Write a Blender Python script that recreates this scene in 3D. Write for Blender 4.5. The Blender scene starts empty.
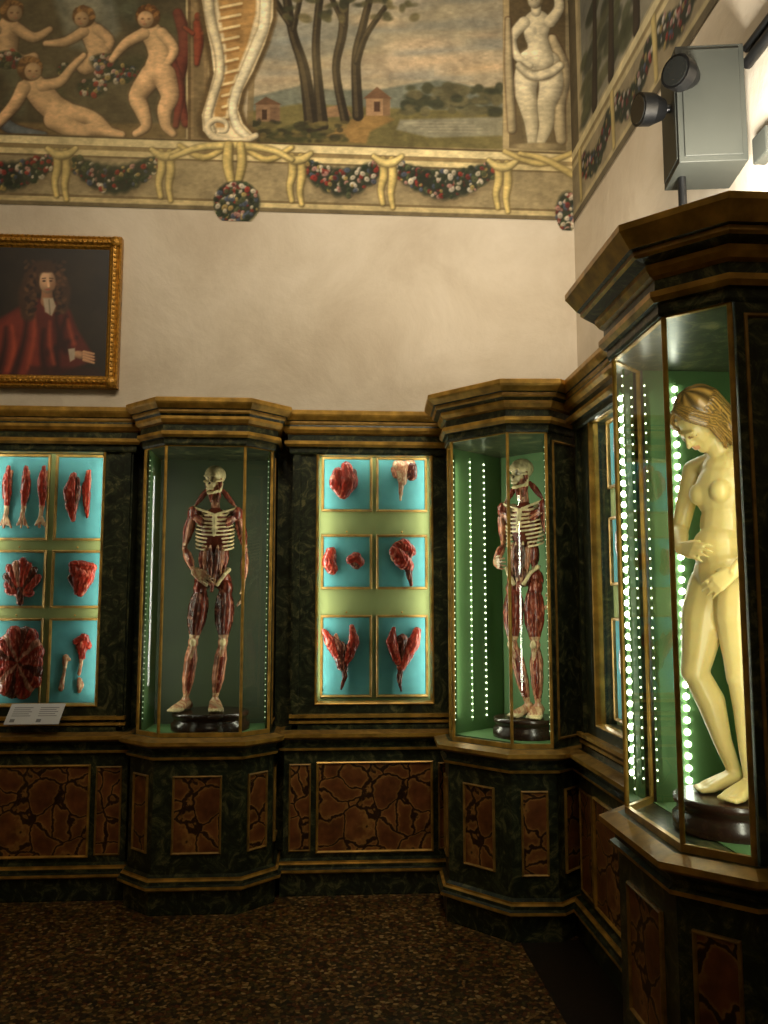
import bpy, bmesh, math, random
import numpy as np
from mathutils import Vector, Matrix, Euler
random.seed(4); np.random.seed(4)
SC=bpy.context.scene
SC.view_settings.view_transform='Standard'
CAMZ=1.6; YAW=math.radians(3.7); PIT=math.radians(6.2); FP=850.0
WY=5.22; WX=1.58; CEIL=6.1; LX=-3.4; FY=-2.2

# ---------------------------------------------------------------- helpers
def lin(c):
    c=np.asarray(c,dtype=float)
    return np.where(c<=0.04045,c/12.92,((c+0.055)/1.055)**2.4)
def L3(r,g,b): return tuple(float(x) for x in lin([r/255,g/255,b/255]))+(1.0,)

def empty(name,loc=(0,0,0),rot=0):
    e=bpy.data.objects.new(name,None); SC.collection.objects.link(e)
    e.location=loc; e.rotation_euler=(0,0,rot); e.empty_display_size=.1
    return e

class MB:
    def __init__(s): s.v=[];s.f=[];s.m=[];s.mats=[];s.sm=[]
    def mi(s,mat):
        if mat not in s.mats: s.mats.append(mat)
        return s.mats.index(mat)
    def add(s,vs,fs,mat,smooth=False):
        o=len(s.v); s.v+= [tuple(v) for v in vs]
        i=s.mi(mat)
        for f in fs:
            s.f.append(tuple(o+k for k in f)); s.m.append(i); s.sm.append(smooth)
    def box(s,x0,x1,y0,y1,z0,z1,mat,T=None):
        vs=[(x,y,z) for z in(z0,z1) for y in(y0,y1) for x in(x0,x1)]
        if T: vs=[T(*v) for v in vs]
        s.add(vs,[(0,2,3,1),(4,5,7,6),(0,1,5,4),(2,6,7,3),(0,4,6,2),(1,3,7,5)],mat)
    def sweep(s,path,prof,mats,cap0=True,cap1=True):
        n=len(path); P=[Vector(p) for p in path]; ms=[]
        nr=[]
        for i in range(n-1):
            d=(P[i+1]-P[i]).normalized(); nr.append(Vector((d.y,-d.x)))
        for i in range(n):
            if i==0: ms.append(nr[0])
            elif i==n-1: ms.append(nr[-1])
            else:
                b=(nr[i-1]+nr[i]); b.normalize(); ms.append(b/ b.dot(nr[i]))
        k=len(prof)
        vs=[]
        for (o,z) in prof:
            for i in range(n):
                q=P[i]+ms[i]*o; vs.append((q.x,q.y,z))
        for j in range(k-1):
            mat=mats[j] if isinstance(mats,(list,tuple)) else mats
            ring=vs[j*n:(j+2)*n]
            s.add(ring,[(i,i+1,n+i+1,n+i) for i in range(n-1)],mat)
        m0=mats[0] if isinstance(mats,(list,tuple)) else mats
        m1=mats[-1] if isinstance(mats,(list,tuple)) else mats
        if cap0: s.add(vs[:n],[tuple(reversed(range(n)))],m0)
        if cap1: s.add(vs[-n:],[tuple(range(n))],m1)
    def frame(s,T,x0,x1,z0,z1,prof,mat,smooth=False):
        loops=[]
        for (a,h) in prof:
            loops.append([T(x0+a,h,z0+a),T(x1-a,h,z0+a),T(x1-a,h,z1-a),T(x0+a,h,z1-a)])
        vs=[v for l in loops for v in l]; fs=[]
        for j in range(len(prof)-1):
            for i in range(4):
                fs.append((j*4+i,j*4+(i+1)%4,(j+1)*4+(i+1)%4,(j+1)*4+i))
        s.add(vs,fs,mat,smooth)
    def cyl(s,p0,p1,r0,r1,mat,n=16,caps=True):
        p0=Vector(p0);p1=Vector(p1);d=(p1-p0).normalized()
        a=d.orthogonal().normalized();b=d.cross(a)
        vs=[]
        for p,r in((p0,r0),(p1,r1)):
            for i in range(n):
                t=2*math.pi*i/n; vs.append(p+(a*math.cos(t)+b*math.sin(t))*r)
        s.add(vs,[(i,(i+1)%n,n+(i+1)%n,n+i) for i in range(n)],mat,True)
        if caps:
            s.add(vs[:n],[tuple(reversed(range(n)))],mat); s.add(vs[n:],[tuple(range(n))],mat)
    def lathe(s,c,prof,mat,n=32):
        vs=[]
        for r,z in prof:
            for i in range(n):
                t=2*math.pi*i/n; vs.append((c[0]+r*math.cos(t),c[1]+r*math.sin(t),c[2]+z))
        fs=[(j*n+i,j*n+(i+1)%n,(j+1)*n+(i+1)%n,(j+1)*n+i) for j in range(len(prof)-1) for i in range(n)]
        s.add(vs,fs,mat,True)
        s.add(vs[-n:],[tuple(range(n))],mat); s.add(vs[:n],[tuple(reversed(range(n)))],mat)
    def ball(s,c,r,mat,seg=8,rings=6,sc=(1,1,1)):
        vs=[(c[0],c[1],c[2]-r*sc[2])]
        for j in range(1,rings):
            ph=-math.pi/2+math.pi*j/rings
            for i in range(seg):
                t=2*math.pi*i/seg
                vs.append((c[0]+r*sc[0]*math.cos(ph)*math.cos(t),c[1]+r*sc[1]*math.cos(ph)*math.sin(t),c[2]+r*sc[2]*math.sin(ph)))
        vs.append((c[0],c[1],c[2]+r*sc[2])); fs=[]
        for i in range(seg):
            fs.append((0,1+(i+1)%seg,1+i))
            fs.append((len(vs)-1,len(vs)-1-seg+i,len(vs)-1-seg+(i+1)%seg))
        for j in range(rings-2):
            for i in range(seg):
                a=1+j*seg
                fs.append((a+i,a+(i+1)%seg,a+seg+(i+1)%seg,a+seg+i))
        s.add(vs,fs,mat,True)
    def obj(s,name,parent=None,bevel=0):
        me=bpy.data.meshes.new(name); me.from_pydata(s.v,[],s.f)
        for m in s.mats: me.materials.append(m)
        me.polygons.foreach_set('material_index',s.m)
        me.polygons.foreach_set('use_smooth',s.sm)
        me.update()
        o=bpy.data.objects.new(name,me); SC.collection.objects.link(o)
        if parent: o.parent=parent
        if bevel:
            b=o.modifiers.new('b','BEVEL'); b.width=bevel; b.segments=2; b.limit_method='ANGLE'
        return o

# ---------------------------------------------------------------- materials
def newmat(name):
    m=bpy.data.materials.new(name); m.use_nodes=True
    nt=m.node_tree; b=nt.nodes['Principled BSDF']; return m,nt,b
def N(nt,t,**kw):
    n=nt.nodes.new(t)
    for k,v in kw.items():
        if k in n.inputs: n.inputs[k].default_value=v
        else: setattr(n,k,v)
    return n
def ramp(nt,fac,stops,const=False):
    r=nt.nodes.new('ShaderNodeValToRGB')
    if const: r.color_ramp.interpolation='CONSTANT'
    e=r.color_ramp.elements
    while len(e)<len(stops): e.new(0.5)
    for i,(p,c) in enumerate(stops):
        e[i].position=p; e[i].color=c
    nt.links.new(fac,r.inputs['Fac']); return r.outputs['Color']
def plain(name,c,rough=.5,metal=0,var=.15,scale=20,bump=0):
    m,nt,b=newmat(name)
    tc=N(nt,'ShaderNodeTexCoord'); n=N(nt,'ShaderNodeTexNoise',Scale=scale,Detail=5)
    nt.links.new(tc.outputs['Object'],n.inputs['Vector'])
    c0=tuple(x*(1-var) for x in c[:3])+(1,); c1=tuple(min(1,x*(1+var)) for x in c[:3])+(1,)
    nt.links.new(ramp(nt,n.outputs['Fac'],[(.3,c0),(.7,c1)]),b.inputs['Base Color'])
    b.inputs['Roughness'].default_value=rough; b.inputs['Metallic'].default_value=metal
    if bump:
        bp=N(nt,'ShaderNodeBump',Strength=bump,Distance=.01)
        nt.links.new(n.outputs['Fac'],bp.inputs['Height']); nt.links.new(bp.outputs['Normal'],b.inputs['Normal'])
    return m
M={}
M['gold']=plain('aged_gilding',L3(190,148,66),.33,.35,.45,14)
M['goldthin']=plain('gilt_fillet',L3(158,122,58),.42,.3,.4,20)
M['goldframe']=plain('carved_gilt',L3(178,130,48),.35,.5,.5,60,.6)
M['board']=plain('cabinet_backboard',L3(140,150,94),.8,0,.06,8)
M['cyan']=plain('turquoise_cloth',L3(84,154,158),.85,0,.1,14)
M['inner']=plain('interior_green_paint',L3(84,120,72),.6,0,.1,5)
M['innerdark']=plain('interior_dark_green_paint',L3(44,56,30),.6,0,.25,4)
M['disc']=plain('ebonised_wood',L3(46,28,20),.25,0,.3,10)
M['grey']=plain('grey_plastic',L3(58,60,54),.55,0,.06,10)
M['black']=plain('black_plastic',L3(14,14,14),.4,0,.1,10)
M['lens']=plain('dark_lens',L3(34,35,33),.2,0,.1,10)
M['paper']=plain('label_paper',L3(205,205,205),.7,0,.03,10)
M['ink']=plain('label_print',L3(120,120,122),.7,0,.05,10)
m,nt,b=newmat('green_faux_marble')
tc=N(nt,'ShaderNodeTexCoord'); n=N(nt,'ShaderNodeTexNoise',Scale=10,Detail=10,Roughness=.72,Distortion=2.0)
nt.links.new(tc.outputs['Object'],n.inputs['Vector'])
col=ramp(nt,n.outputs['Fac'],[(.3,L3(18,21,15)),(.48,L3(36,44,31)),(.56,L3(66,72,48)),(.62,L3(108,104,68)),(.70,L3(42,50,36))])
nt.links.new(col,b.inputs['Base Color']); b.inputs['Roughness'].default_value=.32; M['marble']=m
m,nt,b=newmat('red_faux_marble')
tc=N(nt,'ShaderNodeTexCoord'); n=N(nt,'ShaderNodeTexNoise',Scale=5,Detail=7)
nt.links.new(tc.outputs['Object'],n.inputs['Vector'])
mx=N(nt,'ShaderNodeMixRGB',blend_type='LINEAR_LIGHT'); mx.inputs['Fac'].default_value=.11
nt.links.new(tc.outputs['Object'],mx.inputs['Color1']); nt.links.new(n.outputs['Color'],mx.inputs['Color2'])
vo=N(nt,'ShaderNodeTexVoronoi',Scale=7.5,feature='DISTANCE_TO_EDGE'); nt.links.new(mx.outputs['Color'],vo.inputs['Vector'])
c1=ramp(nt,vo.outputs['Distance'],[(0,L3(50,30,16)),(.035,L3(66,40,22)),(.06,L3(176,128,66)),(.12,L3(140,88,46)),(.3,L3(124,72,38)),(.5,L3(144,88,46))])
n2=N(nt,'ShaderNodeTexNoise',Scale=14,Detail=8); nt.links.new(tc.outputs['Object'],n2.inputs['Vector'])
c2=ramp(nt,n2.outputs['Fac'],[(.3,(.5,.46,.42,1)),(.7,(1.15,1.12,1.1,1))])
mm=N(nt,'ShaderNodeMixRGB',blend_type='MULTIPLY'); mm.inputs['Fac'].default_value=1
nt.links.new(c1,mm.inputs['Color1']); nt.links.new(c2,mm.inputs['Color2'])
nt.links.new(mm.outputs['Color'],b.inputs['Base Color']); b.inputs['Roughness'].default_value=.38; M['red']=m
m,nt,b=newmat('pane_glass'); nt.nodes.remove(b)
out=nt.nodes['Material Output']; tr=N(nt,'ShaderNodeBsdfTransparent'); tr.inputs['Color'].default_value=(.93,.97,.94,1)
gl=N(nt,'ShaderNodeBsdfGlossy'); gl.inputs['Roughness'].default_value=.0
fr=N(nt,'ShaderNodeFresnel'); fr.inputs['IOR'].default_value=1.45
ms=N(nt,'ShaderNodeMixShader'); nt.links.new(fr.outputs['Fac'],ms.inputs['Fac'])
nt.links.new(tr.outputs[0],ms.inputs[1]); nt.links.new(gl.outputs[0],ms.inputs[2]); nt.links.new(ms.outputs[0],out.inputs['Surface'])
M['glass']=m
def ledmat(name,st,c):
    m,nt,b=newmat(name); b.inputs['Base Color'].default_value=(1,1,.9,1)
    b.inputs['Emission Color'].default_value=c; b.inputs['Emission Strength'].default_value=st
    try: m.cycles.emission_sampling='NONE'
    except Exception: pass
    return m
M['led']=ledmat('led_bead',6,(1,1,.72,1)); M['leddim']=ledmat('led_bead_dim',1.1,(.85,1,.6,1)); M['ledhot']=ledmat('led_bead_bright',26,(1,1,.80,1))
m,nt,b=newmat('aged_plaster')
tc=N(nt,'ShaderNodeTexCoord'); n=N(nt,'ShaderNodeTexNoise',Scale=1.6,Detail=8,Roughness=.65,Distortion=.4)
nt.links.new(tc.outputs['Object'],n.inputs['Vector'])
nt.links.new(ramp(nt,n.outputs['Fac'],[(.3,L3(196,182,160)),(.5,L3(211,199,178)),(.7,L3(222,211,192))]),b.inputs['Base Color'])
b.inputs['Roughness'].default_value=.9
bp=N(nt,'ShaderNodeBump',Strength=.35,Distance=.04); nt.links.new(n.outputs['Fac'],bp.inputs['Height']); nt.links.new(bp.outputs['Normal'],b.inputs['Normal'])
M['plaster']=m
m,nt,b=newmat('terrazzo')
tc=N(nt,'ShaderNodeTexCoord'); vo=N(nt,'ShaderNodeTexVoronoi',Scale=56); nt.links.new(tc.outputs['Object'],vo.inputs['Vector'])
sp=N(nt,'ShaderNodeSeparateColor'); nt.links.new(vo.outputs['Color'],sp.inputs['Color'])
c1=ramp(nt,sp.outputs[0],[(0,L3(70,52,28)),(.2,L3(116,88,46)),(.38,L3(84,72,42)),(.52,L3(146,112,62)),(.68,L3(112,66,36)),(.82,L3(48,40,26)),(.92,L3(180,148,92))],True)
ve=N(nt,'ShaderNodeTexVoronoi',Scale=56,feature='DISTANCE_TO_EDGE'); nt.links.new(tc.outputs['Object'],ve.inputs['Vector'])
c2=ramp(nt,ve.outputs['Distance'],[(.0,(.3,.27,.2,1)),(.12,(1,1,1,1))])
mm=N(nt,'ShaderNodeMixRGB',blend_type='MULTIPLY'); mm.inputs['Fac'].default_value=1
nt.links.new(c1,mm.inputs['Color1']); nt.links.new(c2,mm.inputs['Color2']); nt.links.new(mm.outputs['Color'],b.inputs['Base Color'])
b.inputs['Roughness'].default_value=.4; M['floor']=m
M['floordark']=plain('dark_floor_border',L3(40,32,24),.4,0,.3,40)
def attrmat(name,rough,bump=0,noise=0,scale=30,sss=0):
    m,nt,b=newmat(name)
    a=N(nt,'ShaderNodeAttribute'); a.attribute_name='Col'
    tc=N(nt,'ShaderNodeTexCoord'); n=N(nt,'ShaderNodeTexNoise',Scale=scale,Detail=8,Roughness=.6)
    nt.links.new(tc.outputs['Object'],n.inputs['Vector'])
    c2=ramp(nt,n.outputs['Fac'],[(.3,(1-noise,)*3+(1,)),(.7,(1+noise,)*3+(1,))])
    mm=N(nt,'ShaderNodeMixRGB',blend_type='MULTIPLY'); mm.inputs['Fac'].default_value=1
    nt.links.new(a.outputs['Color'],mm.inputs['Color1']); nt.links.new(c2,mm.inputs['Color2'])
    nt.links.new(mm.outputs['Color'],b.inputs['Base Color']); b.inputs['Roughness'].default_value=rough
    if sss:
        b.inputs['Subsurface Weight'].default_value=sss; b.inputs['Subsurface Radius'].default_value=(1,.6,.3); b.inputs['Subsurface Scale'].default_value=.02
    if bump:
        bp=N(nt,'ShaderNodeBump',Strength=bump,Distance=.004); nt.links.new(n.outputs['Fac'],bp.inputs['Height']); nt.links.new(bp.outputs['Normal'],b.inputs['Normal'])
    return m
M['fresco']=attrmat('fresco_paint',.9,.2,.22,9)
M['oil']=attrmat('oil_paint',.5,.1,.15,14)
M['wax']=attrmat('painted_wax',.25,.25,.15,70)
M['waxskin']=attrmat('wax_skin',.33,.02,.06,12,.35)

# ---------------------------------------------------------------- room
def slab(name,x0,x1,y0,y1,z0,z1,mat):
    b=MB(); b.box(x0,x1,y0,y1,z0,z1,mat); return b.obj(name)
slab('floor',LX,WX,FY,WY,-.1,0,M['floor'])
slab('ceiling',LX-.15,WX+.15,FY-.15,WY+.15,CEIL,CEIL+.1,M['plaster'])
slab('wall_back',LX-.15,WX+.15,WY,WY+.15,-.1,CEIL,M['plaster'])
slab('wall_right',WX,WX+.15,FY-.15,WY,-.1,CEIL,M['plaster'])
slab('wall_left',LX-.15,LX,FY-.15,WY,-.1,CEIL,M['plaster'])
slab('wall_front',LX,WX,FY-.15,FY,-.1,CEIL,M['plaster'])
slab('trim_floor_border',.92,WX,FY,4.2,0,.003,M['floordark'])

# ---------------------------------------------------------------- painted surfaces
def wall_to_pixel(X,Z,Y):
    """camera projection: wall metres -> image pixels used for laying out mural and portrait"""
    cy,sy,cp,sp=math.cos(YAW),math.sin(YAW),math.cos(PIT),math.sin(PIT)
    a=X*cy-Y*sy; f=X*sy+Y*cy; h=Z-CAMZ; d=f*cp+h*sp
    return 384+FP*a/d, 512-FP*(h*cp-f*sp)/d
def pixel_to_wall(u,v,Y):  # inverse: image pixels cast from the camera onto the plane at Y
    cy,sy,cp,sp=math.cos(YAW),math.sin(YAW),math.cos(PIT),math.sin(PIT)
    a=(u-384)/FP; q=(512-v)/FP; f=cp-q*sp; h=sp+q*cp
    X=a*cy+f*sy; y=f*cy-a*sy; t=Y/y
    return X*t, CAMZ+h*t
def vnoise(U,V,scale,seed,oct=3):
    r=np.random.RandomState(seed); g=r.rand(64,64); out=0;amp=1;tot=0
    for o in range(oct):
        x=U/scale*(2**o)+seed*3.1; y=V/scale*(2**o)+seed*1.7
        xi=np.floor(x).astype(int); yi=np.floor(y).astype(int); fx=x-xi; fy=y-yi
        fx=fx*fx*(3-2*fx); fy=fy*fy*(3-2*fy)
        a=g[xi%64,yi%64];b=g[(xi+1)%64,yi%64];c=g[xi%64,(yi+1)%64];d=g[(xi+1)%64,(yi+1)%64]
        out=out+amp*((a*(1-fx)+b*fx)*(1-fy)+(c*(1-fx)+d*fx)*fy); tot+=amp; amp*=.5
    return out/tot
def resample(pts,rs,k=5):
    if len(pts)<3: return pts,rs
    P=[pts[0]]+list(pts)+[pts[-1]]; Q=[rs[0]]+list(rs)+[rs[-1]]; op=[];orr=[]
    def cr(a,b,c,d,t): return .5*((2*b)+(-a+c)*t+(2*a-5*b+4*c-d)*t*t+(-a+3*b-3*c+d)*t**3)
    for i in range(1,len(P)-2):
        for j in range(k):
            t=j/k
            op.append((cr(P[i-1][0],P[i][0],P[i+1][0],P[i+2][0],t),cr(P[i-1][1],P[i][1],P[i+1][1],P[i+2][1],t)))
            orr.append(max(.3,cr(Q[i-1],Q[i],Q[i+1],Q[i+2],t)))
    op.append(pts[-1]);orr.append(rs[-1]); return op,orr
class Canvas:
    def __init__(s,U,V,base):
        s.U=U.ravel();s.V=V.ravel();s.C=np.tile(np.array(base)/255.,(s.U.size,1))
    def sel(s,x0,x1,y0,y1):
        return np.nonzero((s.U>x0)&(s.U<x1)&(s.V>y0)&(s.V<y1))[0]
    def blend(s,i,a,col):
        col=np.asarray(col,dtype=float)/255.
        a=np.clip(a,0,1)[:,None]; s.C[i]=s.C[i]*(1-a)+col*a
    def poly(s,pts,col,soft=1.0,al=1.0,col2=None):
        P=np.array(pts,dtype=float)
        i=s.sel(P[:,0].min()-3*soft,P[:,0].max()+3*soft,P[:,1].min()-3*soft,P[:,1].max()+3*soft)
        if not len(i): return
        x=s.U[i];y=s.V[i]; ins=np.zeros(len(i),bool); dm=np.full(len(i),1e9)
        for k in range(len(P)):
            a=P[k];b=P[(k+1)%len(P)]
            c=((a[1]>y)!=(b[1]>y)); 
            with np.errstate(divide='ignore',invalid='ignore'):
                xx=(b[0]-a[0])*(y-a[1])/(b[1]-a[1]+1e-12)+a[0]
            ins^=(c&(x<xx))
            d=b-a; t=np.clip(((x-a[0])*d[0]+(y-a[1])*d[1])/(d@d+1e-9),0,1)
            dm=np.minimum(dm,np.hypot(x-a[0]-t*d[0],y-a[1]-t*d[1]))
        sd=np.where(ins,dm,-dm); al_=np.clip(sd/soft+.5,0,1)*al
        if col2 is not None:
            t=((y-P[:,1].min())/(np.ptp(P[:,1])+1e-6))[:,None]
            col=np.array(col)*(1-t)+np.array(col2)*t
        s.blend(i,al_,col)
    def ell(s,cx,cy,rx,ry,ang,col,soft=1.0,al=1.0,sh=0):
        R=max(rx,ry)+2*soft; i=s.sel(cx-R,cx+R,cy-R,cy+R)
        if not len(i): return
        x=s.U[i]-cx;y=s.V[i]-cy;c,n=math.cos(ang),math.sin(ang)
        X=(x*c+y*n)/rx;Y=(-x*n+y*c)/ry; d=np.hypot(X,Y)
        k=1-sh*np.clip(d*.6+(x/rx+y/ry)*.35,0,1.3)
        s.blend(i,np.clip((1-d)*min(rx,ry)/soft+.5,0,1)*al,np.asarray(col)[None,:]*k[:,None])
    def tube(s,pts,rs,col,soft=1.0,al=1.0,sh=0,off=0):
        """one continuous tapered stroke (union distance, so no visible joints)"""
        pts,rs=resample(list(pts),list(rs))
        m=max(rs)+2*soft; xs=[p[0] for p in pts]; ys=[p[1] for p in pts]
        i=s.sel(min(xs)-m,max(xs)+m,min(ys)-m,max(ys)+m)
        if not len(i): return
        best=np.full(len(i),-1e9); bx=np.zeros(len(i)); by=np.zeros(len(i)); br=np.ones(len(i))
        for j in range(len(pts)-1):
            p,q=pts[j],pts[j+1]; dx,dy=q[0]-p[0],q[1]-p[1]; x=s.U[i]-p[0]+off;y=s.V[i]-p[1]+off
            t=np.clip((x*dx+y*dy)/(dx*dx+dy*dy+1e-9),0,1); r=rs[j]+(rs[j+1]-rs[j])*t
            ex=x-t*dx; ey=y-t*dy; sd=r-np.hypot(ex,ey); k=sd>best
            best[k]=sd[k]; bx[k]=ex[k]; by[k]=ey[k]; br[k]=r[k]
        d=np.hypot(bx,by)/br
        k=1-sh*np.clip(d*d*.6+(bx+by)/br*.42,-.1,1.3)
        s.blend(i,np.clip(best/soft+.5,0,1)*al,np.asarray(col)[None,:]*k[:,None])
    chain=tube
    def cap(s,p,q,r0,r1,col,**k): s.tube([p,q],[r0,r1],col,**k)
    def form(s,chains,col,edge=(70,48,34),hi=None,sh=.5):
        for pts,rs in chains: s.tube(pts,[q+1.2 for q in rs],edge,soft=1.8,al=.5)
        for pts,rs in chains: s.tube(pts,rs,col,soft=1.4,sh=sh)
        hi=hi or tuple(min(255,k*1.12+8) for k in col)
        for pts,rs in chains:
            s.tube([(x-q*.28,y-q*.28) for (x,y),q in zip(pts,rs)],[q*.5 for q in rs],hi,soft=max(2,rs[0]*.8),al=.35)
def grid_obj(name,nx,ny,posf,C,mat,parent=None):
    me=bpy.data.meshes.new(name)
    idx=np.arange(nx*ny).reshape(ny,nx)
    f=np.stack([idx[:-1,:-1],idx[:-1,1:],idx[1:,1:],idx[1:,:-1]],-1).reshape(-1,4)
    me.vertices.add(nx*ny); me.vertices.foreach_set('co',posf.ravel())
    me.loops.add(f.size); me.loops.foreach_set('vertex_index',f.ravel())
    me.polygons.add(len(f)); me.polygons.foreach_set('loop_start',np.arange(0,f.size,4))
    me.update(calc_edges=True); me.validate()
    at=me.color_attributes.new('Col','FLOAT_COLOR','POINT')
    c=np.ones((nx*ny,4)); c[:,:3]=lin(np.clip(C,0,1)); at.data.foreach_set('color',c.ravel())
    me.materials.append(mat)
    o=bpy.data.objects.new(name,me); SC.collection.objects.link(o)
    if parent:o.parent=parent
    return o

SKIN=(222,184,144); CREAM=(226,214,186)
def flowers(c,cx,cy,rx,ry,n,seed):
    r=random.Random(seed)
    c.ell(cx,cy,rx,ry,0,(44,50,40),3,.95)
    pal=[(222,214,200),(160,60,50),(84,96,124),(196,150,146),(54,70,48),(60,74,52),(180,160,104),(120,50,48),(90,98,70),(232,224,214),(50,60,44)]
    for k in range(n):
        a=r.random()*6.28; q=math.sqrt(r.random())*.95
        x=cx+rx*q*math.cos(a); y=cy+ry*q*math.sin(a); s=r.uniform(1.4,3.6); cc=r.choice(pal)
        c.ell(x,y,s,s*.8,r.random()*3,cc,1.2,.9,sh=.4); c.ell(x,y,s*.35,s*.3,0,tuple(q_*.6 for q_ in cc),.8,.7)
def putto(c,head,hr,chains,dark=1.0,look=0):
    col=tuple(k*dark for k in SKIN)
    c.form(chains,col)
    hx,hy=head
    c.ell(hx,hy-1,hr+2,hr+1.4,0,(100,70,42),2,1,sh=.35)
    for k in range(26):
        rr=random.Random(k+int(hx*7)); a=math.pi*(.95+1.1*k/25.); q=rr.uniform(.7,1.05)
        c.ell(hx+math.cos(a)*hr*q,hy-1+math.sin(a)*hr*q,2.3,2.0,0,rr.choice([(160,116,70),(92,62,38),(126,88,54)]),1.2,.85)
    fx=hx+look*hr*.25+.4
    c.ell(fx,hy+1.8,hr*.76,hr*.80,0,col,1.6,1,sh=.45)
    c.ell(fx-hr*.3,hy+hr*.12,1.4,.9,0,(104,68,50),1.2,.85); c.ell(fx+hr*.32,hy+hr*.12,1.4,.9,0,(104,68,50),1.2,.85)
    c.ell(fx+look*1.2,hy+hr*.38,1.1,1.4,0,(184,136,106),1.2,.7); c.ell(fx+look,hy+hr*.64,1.6,.7,0,(166,96,78),1.1,.8); c.ell(fx-hr*.35,hy+hr*.42,2,1.5,0,(216,144,116),2,.45)

def paint_back():
    st=.0056; X=np.arange(-3.39,WX-.001,st); Z=np.arange(4.02,CEIL,st)
    XX,ZZ=np.meshgrid(X,Z); U,V=wall_to_pixel(XX,ZZ,WY)
    c=Canvas(U,V,(186,172,138)); zz=ZZ.ravel(); xx=XX.ravel()
    n1=vnoise(c.U,c.V,40,5,4); c.C*= (0.92+.16*n1)[:,None]
    # ---- figure scene
    c.poly([(-400,-200),(186,-200),(186,138),(-400,132)],(78,72,54))
    for k in range(110):
        r=random.Random(k); c.ell(r.uniform(-250,180),r.uniform(-60,125),r.uniform(6,22),r.uniform(4,12),r.random(),r.choice([(66,72,50),(98,90,68),(58,56,42),(116,112,92),(88,94,78)]),6,.5)
    c.poly([(50,-10),(112,-10),(120,30),(104,52),(70,48)],(120,126,120),8,.8); c.poly([(60,-10),(100,-10),(96,20),(74,24)],(150,152,140),8,.6)
    c.poly([(-400,120),(186,124),(186,140),(-400,134)],(116,98,66),3,.9)
    c.form([([(178,14),(186,44),(178,84),(186,124)],[5,7,6,4]),([(172,60),(180,90),(176,126)],[4,5,3])],(104,50,40)); c.form([([(-8,112),(14,130),(44,136)],[7,6,4])],(96,104,112))
    putto(c,(12,12),10,[([(9,26),(7,36),(6,48)],[10,12,12]),([(16,28),(34,38),(50,30)],[6,5,3.2]),([(-4,30),(-12,42),(-20,50)],[6,5,4]),([(6,54),(22,62),(34,58)],[9,7,5])],.9,1)
    putto(c,(84,18),9.5,[([(90,31),(96,40),(100,50)],[10,12,12]),([(84,32),(66,42),(46,44)],[5.5,4.5,2.8]),([(98,30),(110,42),(102,56)],[5.5,4.8,3]),([(100,54),(86,68),(78,62)],[10,7,4])],.95,-1)
    flowers(c,118,74,22,9,60,2); flowers(c,92,88,15,9,36,3); flowers(c,104,62,14,8,30,33); flowers(c,8,60,16,9,40,35); flowers(c,66,70,9,6,16,36)
    putto(c,(30,70),11,[([(34,86),(44,98),(54,108),(64,114)],[12,13.5,13,13]),([(58,112),(84,116),(98,122),(112,134)],[11,8,6.5,4]),([(54,120),(80,132),(96,130),(122,135)],[10,8.5,6,3.5]),
        ([(42,86),(60,82),(72,68),(84,56)],[6,5,3.8,2.8]),([(24,88),(14,106),(-6,128)],[7,6,4.5])],1,1)
    putto(c,(148,18),10.5,[([(152,34),(158,44),(160,56),(158,68)],[11,12,11.5,13]),([(144,34),(126,44),(112,60)],[6,5,3.2]),([(162,34),(174,50),(166,66)],[6,5,3.5]),
        ([(152,76),(138,96),(142,110),(146,126),(136,134)],[12,9,7.5,5,3.5]),([(164,76),(170,96),(165,110),(166,126),(173,134)],[12,9,7.5,5,3.5])],1,-1)
    for k,ox in enumerate([-90,-190,-300]):
        putto(c,(ox,40+8*k),10,[([(ox,54),(ox+6,80)],[11,12]),([(ox+2,86),(ox-14,110),(ox-8,130)],[10,7,4]),([(ox+8,86),(ox+20,112),(ox+14,130)],[10,7,4]),([(ox+8,56),(ox+28,62),(ox+40,50)],[5,4,3])],.9)
    # pilaster
    c.poly([(188,-200),(208,-200),(208,142),(188,140)],(136,118,88)); c.poly([(188,-200),(191,-200),(191,140),(188,140)],(88,72,50),1,.8); c.poly([(194,62),(204,62),(204,138),(194,138)],(112,98,72),1.5,.7)
    c.form([([(198,24),(199,40),(197,64)],[4.4,5.2,2.4]),([(193,34),(185,28)],[2.3,1.8]),([(203,34),(213,26)],[2.3,1.8])],(136,64,44)); c.ell(198,17,3.6,4.4,0,(136,72,50),sh=.3)
    # landscape
    c.poly([(262,-200),(503,-200),(503,148),(246,143),(240,60)],(120,126,128),1.5,1,(188,174,150))
    for k in range(70):
        r=random.Random(7000+k); y=r.uniform(-40,80); c.ell(r.uniform(290,500),y,r.uniform(14,44),r.uniform(2.5,6),r.uniform(-.15,.05),r.choice([(206,182,156),(140,144,146),(112,122,130),(196,174,152),(160,158,152),(222,194,160)]),5,.4)
    for (x,y,a,b,cc) in [(430,62,60,6,(206,180,152)),(484,68,34,4,(226,192,154)),(420,46,30,4,(214,192,168)),(300,40,60,18,(126,132,132))]:
        c.ell(x,y,a,b,-.08,cc,8,.6)
    c.poly([(250,98),(275,92),(300,86),(330,90),(380,90),(410,84),(440,80),(470,86),(503,90),(503,112),(250,115)],(104,112,106),3,.9)
    c.poly([(248,112),(300,104),(380,108),(503,112),(503,150),(246,144)],(108,102,66),3,1)
    c.poly([(400,120),(503,117),(503,136),(430,138),(396,130)],(138,138,126),2.5,.9)
    for k in range(8): c.cap((405+k*8,123+k%4*3),(440+k*7,123+k%4*3),.8,.8,(168,164,148),soft=1.2,al=.5)
    c.poly([(318,142),(350,120),(380,112),(394,120),(370,132),(366,144)],(152,122,76),3,.9)
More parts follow.
